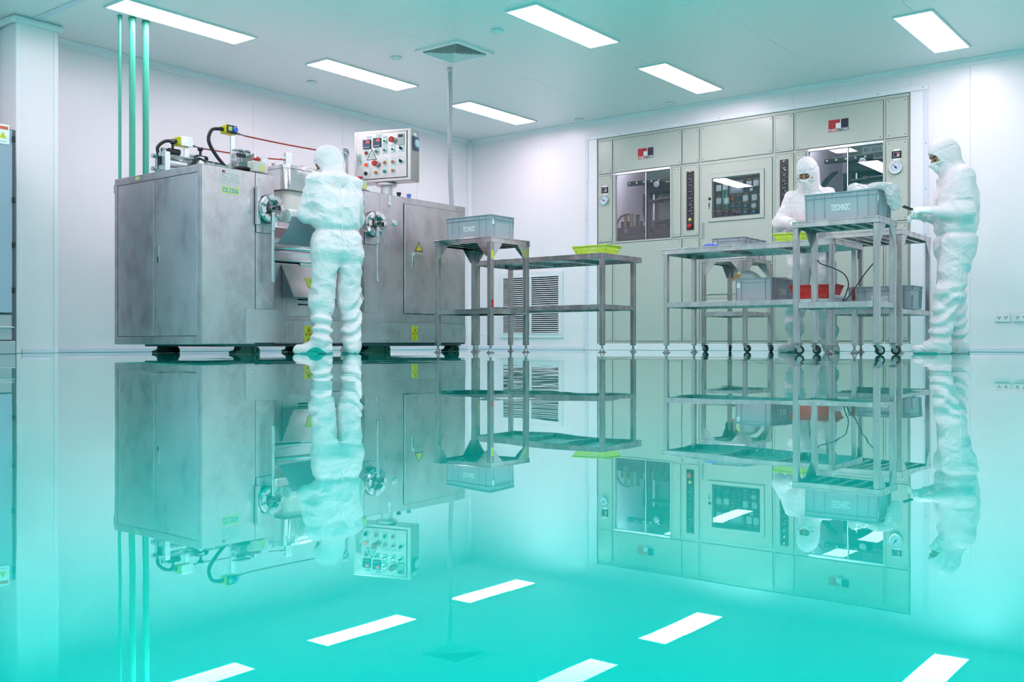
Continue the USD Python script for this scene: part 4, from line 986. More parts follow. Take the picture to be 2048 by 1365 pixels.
Q('interior_floor', bx(PX0 + 0.021, PX1 - 0.021, 0.041, BY - 0.001, 0.3, 0.32, 0.002), 'machine_dark')
for a, b in ((2.1, 3.1), (4.45, 5.4)):
    Q('interior_lamp', bx(a, b, 0.30, 0.36, PZ1 - 0.05, PZ1 - 0.0205, 0.004), 'cabinet_lamp', 'lamp inside the press')
for k, o in enumerate((0.0, 2.36)):
    Q('press_column', bx(2.40 + o, 2.98 + o, 0.56, 0.95, 0.33, PZ1 - 0.06, 0.01), 'machine_dark', 'dark press column')
    Q('crown', bx(2.385 + o, 3.02 + o, 0.42, 1.0, 1.955, PZ1 - 0.06, 0.015), 'machine_green', 'dark green press crown')
    Q('ram_head', bx(2.42 + o, 2.98 + o, 0.33, 0.54, 1.83, 1.953, 0.01), 'machine_dark')
    lb_ = Q('light_bar', bx(2.215 + o, 2.70 + o, 0.26, 0.31, 1.935, 1.985, 0.004), 'machine_dark', 'dark bar with five white studs')
    for j in range(5):
        Q('stud', cyl((2.245 + o + 0.098 * j, 0.2595, 1.961), (2.245 + o + 0.098 * j, 0.252, 1.961), 0.010, 12), 'logo_white', parent=lb_)
    Q('bracket', cat(bx(2.395 + o, 2.425 + o, 0.30, 0.36, 1.65, 1.825, 0.006), hull([(2.395 + o, 0.30, 1.65), (2.425 + o, 0.30, 1.65), (2.425 + o, 0.30, 1.50), (2.395 + o, 0.36, 1.65), (2.425 + o, 0.36, 1.65), (2.425 + o, 0.36, 1.50)])), 'machine_dark')
    Q('guide_post', bx(2.428 + o, 2.485 + o, 0.33, 0.37, 1.20, 1.82, 0.004), 'machine_dark')
    Q('chrome_rod', cyl((2.515 + o, 0.36, 1.20), (2.515 + o, 0.36, 1.82), 0.012, 14), 'chrome')
    Q('grey_plate', bx(2.54 + o, 2.95 + o, 0.42, 0.50, 1.45, 1.79 if k else 1.86, 0.008), 'machine_grey', 'pale grey machine plate')
    Q('pipe', cat(cyl((2.47 + o, 0.33, 1.735), (2.92 + o, 0.33, 1.76), 0.020, 16), cyl((2.60 + o, 0.33, 1.743), (2.65 + o, 0.33, 1.745), 0.034, 6)), 'machine_dark')
    Q('mould_table', bx(2.03 + o, 2.60 + o, 0.20, 0.80, 1.16, 1.36, 0.01), 'machine_dark', 'dark mould table')
    Q('mould_block', bx(2.15 + o, 2.42 + o, 0.185, 0.199, 1.22, 1.33, 0.006), 'machine_green')
    Q('mould_block', bx(2.06 + o, 2.44 + o, 0.25, 0.55, 1.36, 1.45, 0.008), 'machine_dark')
    Q('mould_block', bx(2.18 + o, 2.24 + o, 0.235, 0.249, 1.38, 1.43, 0.004), 'machine_grey')
    Q('lower_bracket', cat(bx(2.555 + o, 2.80 + o, 0.26, 0.40, 1.475, 1.505, 0.004), bx(2.555 + o, 2.59 + o, 0.26, 0.40, 1.20, 1.475, 0.004), bx(2.72 + o, 2.79 + o, 0.26, 0.40, 1.20, 1.475, 0.004), bx(2.595 + o, 2.715 + o, 0.27, 0.39, 1.20, 1.40, 0.006)), 'machine_dark')
    for x, h, r, m in ((2.085, 1.53, 0.014, 'machine_dark'), (2.130, 1.605, 0.021, 'machine_brass'), (2.168, 1.53, 0.014, 'machine_dark'), (2.212, 1.615, 0.021, 'machine_brass'), (2.30, 1.60, 0.019, 'machine_dark'), (2.35, 1.52, 0.014, 'machine_dark')):
        Q('guide_pin', cat(cyl((x + o, 0.36, 1.45), (x + o, 0.36, h - 0.02), r, 14), cyl((x + o, 0.36, h - 0.02), (x + o, 0.36, h), r * 1.25, 14)), m)
    Q('hydraulic_hose', tube([(2.03 + o, 0.32, 1.45), (2.05 + o, 0.31, 1.53), (2.12 + o, 0.30, 1.595), (2.215 + o, 0.31, 1.612)], 0.011, 10), 'rubber_black')
    if k:
        for q in (0.0, 0.035):
            Q('hydraulic_hose', tube([(2.08 + o + q, 0.42, 1.55), (2.11 + o + q, 0.42, 1.70), (2.18 + o + q, 0.42, 1.80), (2.26 + o + q, 0.42, 1.87)], 0.016, 10), 'rubber_black')
    Q('small_gauge', lathe([(0.028, 0), (0.033, 0.004), (0.033, 0.02), (0.028, 0.024)], (2.615 + o, 0.255, 1.915), (0, -1, 0), 24), 'dial')
Q('red_valve', bx(2.80, 2.82, 0.22, 0.25, 1.34, 1.38, 0.004), 'button_red')
cs = Q('code_sticker', bx(5.045, 5.245, 0.0215, 0.0223, 1.945, 2.015, 0.0002), 'paper_grey', 'grey paper seen through the window reading AV-1624')
Q('lettering', moved(mapped(text('AV-1624', 0.036, 0.17, 0.0004), ON_BACK), 5.145, 0.0214, 1.98), 'print_grey', parent=cs)

# ------------------------------------------------------------------ return air grille and sockets on the back wall
gr = thing('return_grille', 'white louvred return air grille low on the back wall behind the long bench', 'air grille', (0.99, -0.012, 0.17))
gp = sbox(0.505, 0.145, 1.475, 0.955).difference(sbox(0.560, 0.205, 1.420, 0.895))
part(gr, 'frame', on_back(gp, -0.0008, 0.016), 'slat_white', world=True)
part(gr, 'inner_frame', on_back(sbox(0.548, 0.193, 1.432, 0.907).difference(sbox(0.562, 0.207, 1.418, 0.893)), -0.0170, 0.006), 'trim_white', world=True)
part(gr, 'mullion', bx(0.975, 1.005, -0.020, -0.004, 0.207, 0.893, 0.003), 'slat_white', world=True)
part(gr, 'backing', bx(0.560, 1.420, -0.0035, -0.0008, 0.205, 0.895, 0.0005), 'slot_dark', world=True)
for x0, x1 in ((0.563, 0.974), (1.006, 1.417)):
    for k in range(27):
        z = 0.214 + 0.0252 * k
        part(gr, 'slat', hull([(x, y, zz) for x in (x0, x1) for y, zz in ((-0.016, z), (-0.016, z + 0.0025), (-0.004, z + 0.010), (-0.004, z + 0.0125))]), 'slat_white', world=True)


def outlet(label, x):
    t = thing('power_outlet', label, 'power outlet', (x, -0.0005, 0.312))
    part(t, 'gap', mapped(slab(rrect(-0.0645, 0.0645, -0.0395, 0.0395, 0.007), 0.003), ON_BACK), 'paper_grey')
    part(t, 'cover_plate', mapped(slab(rrect(-0.062, 0.062, -0.037, 0.037, 0.006), 0.013), ON_BACK), 'outlet')
    for sx in (-0.028, 0.028):
        part(t, 'socket', moved(mapped(slab(rrect(-0.019, 0.019, -0.022, 0.022, 0.004), 0.002), ON_BACK), sx, -0.0131, 0), 'outlet')
        part(t, 'pin_holes', moved(mapped(cat([slab(Point(px, pz).buffer(0.0048), 0.0006) for px, pz in ((-0.009, 0.004), (0.009, 0.004), (0, -0.010))]), ON_BACK), sx, -0.0152, 0), 'slot_dark', kind='stuff')
    return t


outlet('white double power outlet low on the wall, the left of two', 6.315)
outlet('white double power outlet cut by the right picture edge', 6.465)


# ------------------------------------------------------------------ steel benches and trolleys
def bench(name, label, cat_, near, L, Wd, H, shelf, legs='foot', gusset=True, bars=4, leg=0.040, top=0.045, inset=(0.005, 0.005), back_in=0.0, met='steel_table', holes=False, group=None):
    """near: the corner nearest the camera (largest x, smallest y); the bench runs L towards -x and Wd towards +y."""
    t = thing(name, label, cat_, (near[0] - L / 2, near[1] + Wd / 2, 0), group=group)
    hx, hy = L / 2, Wd / 2
    th = 0.012
    part(t, 'tabletop', cat(bx(-hx, hx, -hy, hy, H - th, H, 0.002)), met)
    z0, z1 = H - top, H - th - 0.0004
    for s in (-1, 1):
        if holes and s > 0:
            pg = sbox(-hx + 0.002, z0, hx - 0.002, z1)
            for q in np.linspace(-0.2, 0.2, 9):
                pg = pg.difference(Point(q * L, z0 + 0.014).buffer(0.005, quad_segs=3))
            part(t, 'apron', on_back(pg, hy - 0.001, 0.003), met)
        else:
            part(t, 'apron', bx(-hx + 0.001, hx - 0.001, s * (hy - 0.0025) - 0.0018, s * (hy - 0.0025) + 0.0018, z0, z1, 0.001), met)
        part(t, 'apron', bx(s * (hx - 0.0025) - 0.0018, s * (hx - 0.0025) + 0.0018, -hy + 0.006, hy - 0.006, z0, z1, 0.001), met)
    for k in range(bars):
        x = -hx + L * (k + 1) / (bars + 1)
        part(t, 'cross_bar', bx(x - 0.014, x + 0.014, -hy + 0.008, hy - 0.008, z0 + 0.004, z1 - 0.0005, 0.002), met)
    zb = 0.062 if legs == 'foot' else 0.082
    lx0, lx1 = -hx + inset[0] + leg / 2, hx - inset[1] - leg / 2
    ly0, ly1 = -hy + 0.005 + leg / 2, hy - 0.005 - back_in - leg / 2
    for x in (lx0, lx1):
        for y in (ly0, ly1):
            part(t, 'leg', bx(x - leg / 2, x + leg / 2, y - leg / 2, y + leg / 2, zb, z0 - 0.0004 if gusset else z1, 0.003), 'steel_leg')
            if legs == 'foot':
                f = part(t, 'foot', cat(cyl((x, y, 0.026), (x, y, zb - 0.0004), 0.010, 12), lathe([(0.034, 0.0005), (0.034, 0.004), (0.020, 0.011), (0.015, 0.024), (0.012, 0.032)], (x, y, 0), (0, 0, 1), 20)), 'cast_metal')
            else:
                a = math.radians({'a': 35, 'b': -20}.get(legs, 20) + 23 * (x > 0) - 40 * (y > 0))
                dx, dy = math.cos(a), math.sin(a)
                wx, wy, rw = x + 0.022 * dx, y + 0.022 * dy, 0.0325
                c = part(t, 'caster', cat(bx(x - 0.03, x + 0.03, y - 0.03, y + 0.03, zb - 0.006, zb - 0.0004, 0.002), cyl((x, y, 0.066), (x, y, zb - 0.006), 0.017, 14),
                                          [hull([(x + q * dx - s * 0.018 * dy, y + q * dy + s * 0.018 * dx, 0.068) for q in (-0.020, 0.026)] + [(x + q * dx - s * 0.021 * dy, y + q * dy + s * 0.021 * dx, 0.068) for q in (-0.020, 0.026)] +
                                                [(wx + q * dx - s * 0.018 * dy, wy + q * dy + s * 0.018 * dx, 0.030) for q in (-0.009, 0.009)] + [(wx + q * dx - s * 0.021 * dy, wy + q * dy + s * 0.021 * dx, 0.030) for q in (-0.009, 0.009)]) for s in (-1, 1)]), 'cast_metal')
                part(c, 'wheel', lathe([(0.012, -0.013), (0.026, -0.013), (rw, -0.009), (rw, 0.009), (0.026, 0.013), (0.012, 0.013)], (wx, wy, rw), (-dy, dx, 0), 28), 'rubber_black')
                part(c, 'hub', cyl((wx + 0.014 * dy, wy - 0.014 * dx, rw), (wx - 0.014 * dy, wy + 0.014 * dx, rw), 0.018, 14), 'cast_metal')
            if gusset:
                sx, sy = (1 if x < 0 else -1), (1 if y < 0 else -1)
                g = 0.115
                if gusset != 'y':
                    part(t, 'gusset', on_back(Polygon([(x + sx * leg / 2, z0), (x + sx * (leg / 2 + g), z0), (x + sx * (leg / 2 + 0.012), z0 - g), (x + sx * leg / 2, z0 - g)]), y - sy * (leg / 2 - 0.002) + 0.0015, 0.003), met)
                part(t, 'gusset', on_left(Polygon([(y + sy * leg / 2, z0), (y + sy * (leg / 2 + g), z0), (y + sy * (leg / 2 + 0.012), z0 - g), (y + sy * leg / 2, z0 - g)]), x - sx * (leg / 2 - 0.002) - 0.0015, 0.003), met)
    s0 = shelf - 0.042
    part(t, 'shelf', cat(bx(lx0 - 0.012, lx1 + 0.012, ly0 + leg / 2 + 0.0008, ly1 - leg / 2 - 0.0008, shelf - 0.004, shelf, 0.001), bx(lx0 + leg / 2 + 0.0008, lx1 - leg / 2 - 0.0008, ly0 - 0.018, ly0 - 0.0145, s0, shelf - 0.0005, 0.001), bx(lx0 + leg / 2 + 0.0008, lx1 - leg / 2 - 0.0008, ly0 - 0.0144, ly0 + leg / 2 + 0.0007, shelf - 0.004, shelf, 0.001),
                           bx(lx0 + leg / 2 + 0.0008, lx1 - leg / 2 - 0.0008, ly1 + 0.0145, ly1 + 0.018, s0, shelf - 0.0005, 0.001), bx(lx0 + leg / 2 + 0.0008, lx1 - leg / 2 - 0.0008, ly1 - leg / 2 - 0.0007, ly1 + 0.0144, shelf - 0.004, shelf, 0.001)), met)
    for x in (lx0, lx1):
        s = -1 if x < 0 else 1
        part(t, 'shelf_edge', bx(x + s * 0.0145 - 0.0018, x + s * 0.0145 + 0.0018, ly0 + leg / 2 + 0.0008, ly1 - leg / 2 - 0.0008, s0, shelf - 0.0042, 0.001), met)
    return t, (near[0] - L / 2, near[1] + Wd / 2)


bench('trolley', 'steel trolley on casters carrying the crate with the clear bag, nearest the camera', 'trolley', (6.149, -2.960), 0.617, 0.40, 0.950, 0.372, 'caster', 'y', 5, 0.040)
tb1, _ = bench('steel_stand', 'shiny steel stand with one grey crate on top, beside the mill', 'table', (3.082, -3.358), 0.645, 0.545, 0.980, 0.372, 'foot', True, 5, 0.042, 0.05, met='steel_polished')
part(tb1, 'sticker', bx(0.645 / 2 - 0.0049, 0.645 / 2 - 0.0042, -0.545 / 2 + 0.008, -0.545 / 2 + 0.042, 0.79, 0.86, 0.0002), 'sticker_yellow', 'yellow sticker on the front leg')
part(tb1, 'sticker', bx(0.645 / 2 - 0.0049, 0.645 / 2 - 0.0042, -0.545 / 2 + 0.008, -0.545 / 2 + 0.042, 0.38, 0.45, 0.0002), 'button_red', 'red sticker on the front leg')
bench('work_table', 'long low steel table with a lime basket, in front of the air grille', 'table', (3.586, -2.421), 1.50, 0.68, 0.880, 0.425, 'foot', False, 2, 0.041, 0.048, (0.02, 0.0), 0.10)
bench('work_table', 'long low steel table in front of the press, crowded with crates and baskets', 'table', (5.639, -2.368), 1.50, 0.61, 0.880, 0.425, 'foot', False, 2, 0.037, 0.048, (0.02, 0.02), 0.06, holes=True)
bench('trolley', 'small steel trolley on casters standing behind the long table at the press', 'trolley', (4.465, -1.381), 0.46, 0.60, 0.868, 0.372, 'b', True, 6, 0.036, 0.036)
bench('steel_stand', 'steel stand without casters behind the front trolley, beside the right-hand worker', 'table', (5.904, -1.617), 0.625, 0.85, 1.000, 0.362, 'foot', 'y', 5, 0.037)


# ------------------------------------------------------------------ crates and baskets
def crate(label, loc, rz=0.0, group='grey crates'):
    """Grey stacking crate 0.52 x 0.33 x 0.19, lettered on its long -y side."""
    t = thing('stacking_crate', label, 'crate', loc, rz, group)
    hx, hy, H, th = 0.26, 0.165, 0.19, 0.004
    o = man(hull([(sx * (hx - d), sy * (hy - d), z) for sx in (-1, 1) for sy in (-1, 1) for d, z in ((0.018, 0.0), (0.010, H))]))
    i = man(hull([(sx * (hx - d), sy * (hy - d), z) for sx in (-1, 1) for sy in (-1, 1) for d, z in ((0.023, 0.006), (0.014, H + 0.02))]))
    part(t, 'shell', tm(o - i), 'grey_plastic')
    for z0, z1, w in ((H - 0.005, H, 0.0), (H - 0.035, H - 0.031, 0.003)):
        ringp = rrect(-hx + w, hx - w, -hy + w, hy - w, 0.012).difference(sbox(-hx + 0.0125, -hy + 0.0125, hx - 0.0125, hy - 0.0125))
        part(t, 'rim', moved(slab(ringp, z1 - z0), 0, 0, z0), 'grey_plastic')
    for s in (-1, 1):
        for x in (-0.245, -0.19, -0.115, 0.115, 0.19, 0.245):
            part(t, 'rib', hull([(x + d, s * (hy - q), z) for d in (-0.002, 0.002) for q, z in ((0.0185, 0.004), (0.009, 0.004), (0.0135, H - 0.006), (0.002, H - 0.006))]), 'grey_plastic')
        for y in (-0.15, -0.105, 0.105, 0.15):
            part(t, 'rib', hull([(s * (hx - q), y + d, z) for d in (-0.002, 0.002) for q, z in ((0.0185, 0.004), (0.009, 0.004), (0.0135, H - 0.006), (0.002, H - 0.006))]), 'grey_plastic')
        for x in (-0.06, 0.06):
            part(t, 'rib', bx(x - 0.002, x + 0.002, s * (hy - 0.007) - 0.005, s * (hy - 0.007) + 0.005, H - 0.031, H - 0.005, 0.0005), 'grey_plastic')
    tx = mapped(text('TECHNIC', 0.042, 0.134, 0.0008), ON_BACK)
    part(t, 'lettering', moved(tx, 0, -hy + 0.0138, 0.083), 'white_print', 'white letters TECHNIC')
    part(t, 'label_card', bx(hx - 0.0155, hx - 0.0080, -0.143, -0.112, 0.11, 0.155, 0.0004), 'paper', 'small white label card')
    part(t, 'label_card', bx(-hx + 0.0080, -hx + 0.0155, 0.112, 0.143, 0.11, 0.155, 0.0004), 'paper', 'small white label card')
    return t


CH = 0.0006
cr = crate('grey TECHNIC crate on the shiny stand beside the mill', (2.787, -3.145, 0.98 + CH))
copy_of(cr, 'grey TECHNIC crate with a clear bag spilling out, on the front trolley', (5.863, -2.752, 0.95 + CH))
copy_of(cr, 'grey TECHNIC crate on the lower shelf beside the right-hand worker', (5.682, -1.325, 0.362 + CH))
copy_of(cr, 'grey TECHNIC crate with bags in it, on the lower shelf of the long table', (4.885, -2.058 + 0.135, 0.425 + CH), 90)
copy_of(cr, 'grey crate with only its upper part showing above the long table', (4.262, -1.09, 0.868 + CH), 90)


def basket(name, label, material, loc, L, Wd, H, rz=0.0, group=None, drop=0.0):
    t = thing(name, label, 'basket', loc, rz, group)
    hx, hy, ti = L / 2, Wd / 2, 0.035
    def at(u, v, s):       # u, v in -1..1 round the wall, s 0..1 up
        return (hx - ti * (1 - s)) * u, (hy - ti * (1 - s)) * v, 0.003 + s * (H - 0.003)
    bars, th = [], 0.0022
    nx, ny = int(L / 0.0125), int(Wd / 0.0125)
    for s in (-1, 1):
        for k in range(nx + 1):
            u = -1 + 2 * k / nx
            a, b = np.array(at(u, s, 0.0)), np.array(at(u, s, 1.0))
            bars.append(hull([p + d for p in (a, b) for d in ([-0.0035, -0.001, 0], [0.0035, -0.001, 0], [-0.0035, 0.001, 0], [0.0035, 0.001, 0])]))
        for k in range(ny + 1):
            v = -1 + 2 * k / ny
            a, b = np.array(at(s, v, 0.0)), np.array(at(s, v, 1.0))
            bars.append(hull([p + d for p in (a, b) for d in ([-0.001, -0.0035, 0], [0.001, -0.0035, 0], [-0.001, 0.0035, 0], [0.001, 0.0035, 0])]))
    part(t, 'lattice_bars', cat(bars), material, kind='stuff')
    for s0, s1 in ((0.0, 0.10), (0.46, 0.54), (0.80, 1.0)):
        A, B = at(1, 1, s0), at(1, 1, s1)
        o = man(hull([(sx * p[0], sy * p[1], p[2]) for sx in (-1, 1) for sy in (-1, 1) for p in (A, B)]))
        i = man(hull([(sx * (p[0] - th), sy * (p[1] - th), p[2] + e) for sx in (-1, 1) for sy in (-1, 1) for p, e in ((A, -0.001), (B, 0.001))]))
        part(t, 'band', tm(o - i), material)
    part(t, 'bottom', moved(slab(rrect(-hx + ti - 0.001, hx - ti + 0.001, -hy + ti - 0.001, hy - ti + 0.001, 0.004), 0.003), 0, 0, 0.0), material)
    part(t, 'rim', moved(slab(rrect(-hx - 0.014, hx + 0.014, -hy - 0.014, hy + 0.014, 0.03).difference(rrect(-hx + 0.003, hx - 0.003, -hy + 0.003, hy - 0.003, 0.02)), 0.006), 0, 0, H - 0.003), material)
    return t


b0 = basket('plastic_basket', 'lime green plastic basket on the long low table by the grille', 'lime_plastic', (3.365, -2.175, 0.88 + CH), 0.36, 0.27, 0.080, 0, 'lime baskets')
basket('plastic_basket', 'small lime green plastic basket under the hands of the masked worker at the press', 'lime_plastic', (5.190, -2.110, 0.88 + CH), 0.25, 0.17, 0.078, 0, 'lime baskets')
basket('plastic_basket', 'red plastic basket on the lower shelf of the long table', 'red_plastic', (5.395, -2.12, 0.425 + CH), 0.36, 0.26, 0.110, 8)
solo('tray', 'small flat grey tray on the long table lower shelf beside the red basket', 'tray', bx(5.585, 5.608, -2.26, -1.98, 0.4258, 0.452, 0.004), 'cabinet_grey')
# ------------------------------------------------------------------ surfaces grown from distance fields (people, bags)
def smin(a, b, k):
    h = np.clip(0.5 + 0.5 * (b - a) / k, 0, 1)
    return b * (1 - h) + a * h - k * h * (1 - h)


def seg(p, a, b, r1, r2, sq=None):
    """Round cone from a to b; sq squashes it along an axis: (axis vector, factor)."""
    a, b = np.asarray(a, float), np.asarray(b, float)
    d = b - a
    t = np.clip(((p - a) @ d) / (d @ d + 1e-12), 0, 1)
    q = p - a - t[:, None] * d
    if sq is not None:
        ax, f = np.asarray(sq[0], float), sq[1]
        q = q + np.outer(q @ ax, ax) * (f - 1)
    return np.linalg.norm(q, axis=1) - (r1 + (r2 - r1) * t)


def ell(p, c, r, Rm=None):
    q = p - np.asarray(c, float)
    if Rm is not None:
        q = q @ Rm
    r = np.asarray(r, float)
    k0 = np.linalg.norm(q / r, axis=1)
    k1 = np.linalg.norm(q / r ** 2, axis=1)
    return k0 * (k0 - 1) / np.maximum(k1, 1e-9)


def nets(fn, lo, hi, h):
    """Surface of fn < 0 as a quad mesh (naive surface nets); fn is only evaluated finely near the surface."""
    lo, hi = np.asarray(lo, float), np.asarray(hi, float)
    n = np.ceil((hi - lo) / (4 * h)).astype(int) * 4
    m = n // 4
    cg = np.stack(np.meshgrid(*[lo[k] + (np.arange(m[k]) + 0.5) * 4 * h for k in range(3)], indexing='ij'), -1).reshape(-1, 3)
    D = fn(cg).reshape(m)
    D = D.repeat(4, 0).repeat(4, 1).repeat(4, 2)
    near = np.abs(D) < 4 * h * 1.3 + 0.02
    ijk = np.argwhere(near)
    D[near] = fn(lo + (ijk + 0.5) * h)
    Sg = D < 0
    nx, ny, nz = D.shape
    corner = [(i, j, k) for i in (0, 1) for j in (0, 1) for k in (0, 1)]
    sub = lambda A, c: A[c[0]:nx - 1 + c[0], c[1]:ny - 1 + c[1], c[2]:nz - 1 + c[2]]  # noqa: E731
    cnt = sum(sub(Sg, c).astype(np.int8) for c in corner)
    cells = np.argwhere((cnt > 0) & (cnt < 8))
    idx = np.full((nx - 1, ny - 1, nz - 1), -1, np.int64)
    idx[tuple(cells.T)] = np.arange(len(cells))
    acc, num = np.zeros((len(cells), 3)), np.zeros(len(cells))
    vals = {c: D[cells[:, 0] + c[0], cells[:, 1] + c[1], cells[:, 2] + c[2]] for c in corner}
    for a in corner:
        for ax in range(3):
            if a[ax] == 0:
                b = tuple(1 if k == ax else a[k] for k in range(3))
                va, vb = vals[a], vals[b]
                x = (va < 0) != (vb < 0)
                t = va[x] / (va[x] - vb[x])
                pt = np.tile(np.array(a, float), (x.sum(), 1))
                pt[:, ax] += t
                acc[x] += pt
                num[x] += 1
    V = lo + (cells + acc / num[:, None] + 0.5) * h
    Fs = []
    for ax in range(3):
        s0 = [slice(1, -1)] * 3
        s1 = [slice(1, -1)] * 3
        s0[ax], s1[ax] = slice(0, -1), slice(1, None)
        A, B = Sg[tuple(s0)], Sg[tuple(s1)]
        e = np.argwhere(A != B)
        flip = A[tuple(e.T)]
        g = e + 1
        g[:, ax] -= 1
        u, v = (ax + 1) % 3, (ax + 2) % 3
        def cell(du, dv):
            q = g.copy()
            q[:, u] -= du
            q[:, v] -= dv
            return idx[tuple(q.T)]
        quad = np.stack([cell(1, 1), cell(0, 1), cell(0, 0), cell(1, 0)], 1)
        quad[~flip] = quad[~flip][:, ::-1]
        Fs.append(quad[(quad >= 0).all(1)])
    Fq = np.vstack(Fs)
    return trimesh.Trimesh(V, np.vstack([Fq[:, [0, 1, 2]], Fq[:, [0, 2, 3]]]), process=False)


def ridged(p, seed):
    return 1 - np.abs(2 * meshkit.noise(p, seed) - 1)


def rot(ax, deg):
    return trimesh.transformations.rotation_matrix(math.radians(deg), ax)[:3, :3]


def hand_parts(wrist, fwd, up, side, curl, spread=1.0, s=1.0):
    """Palm and finger bones of a hand: fwd along the fingers, up = back of the hand, side = towards the thumb."""
    fwd, up, side = (np.asarray(v, float) / np.linalg.norm(v) for v in (fwd, up, side))
    W = lambda x, y, z: np.asarray(wrist, float) + s * (x * fwd + y * side + z * up)  # noqa: E731
    out = [('palm', W(0, 0.0, 0), W(0.03, 0.012, 0), 0.022 * s, 0.024 * s), ('palm', W(0.02, 0.015, 0), W(0.085, 0.026, 0.002), 0.018 * s, 0.012 * s), ('palm', W(0.02, 0.0, 0), W(0.088, 0.008, 0.004), 0.018 * s, 0.012 * s),
           ('palm', W(0.02, -0.012, 0), W(0.085, -0.012, 0.003), 0.018 * s, 0.012 * s), ('palm', W(0.02, -0.016, 0), W(0.078, -0.028, 0), 0.017 * s, 0.011 * s)]
    for k, (y, ln) in enumerate(((0.028, 0.072), (0.009, 0.080), (-0.011, 0.075), (-0.029, 0.058))):
        p, a = np.array([0.088 - 0.006 * (k == 3), y, 0.002]), 0.0
        for j, fr_ in enumerate((0.45, 0.31, 0.24)):
            a += math.radians(curl[k if len(curl) > 1 else 0] * (0.8, 1.1, 0.8)[j])
            q = p + fr_ * ln * np.array([math.cos(a), 0.10 * spread * (1.5 - k) / 1.5, -math.sin(a)])
            out.append((f'f{k}', W(*p), W(*q), (0.0098 - 0.0008 * j) * s, (0.0090 - 0.0008 * j) * s))
            p = q
    p = np.array([0.022, 0.026, -0.006])
    for d, ln, r in (((0.62, 0.66, -0.38), 0.040, 0.0125), ((0.86, 0.25, -0.42), 0.030, 0.0108), ((0.92, 0.05, -0.40), 0.024, 0.0095)):
        q = p + ln * np.array(d)
        out.append(('thumb', W(*p), W(*q), r * s, (r - 0.001) * s))
        p = q
    return out


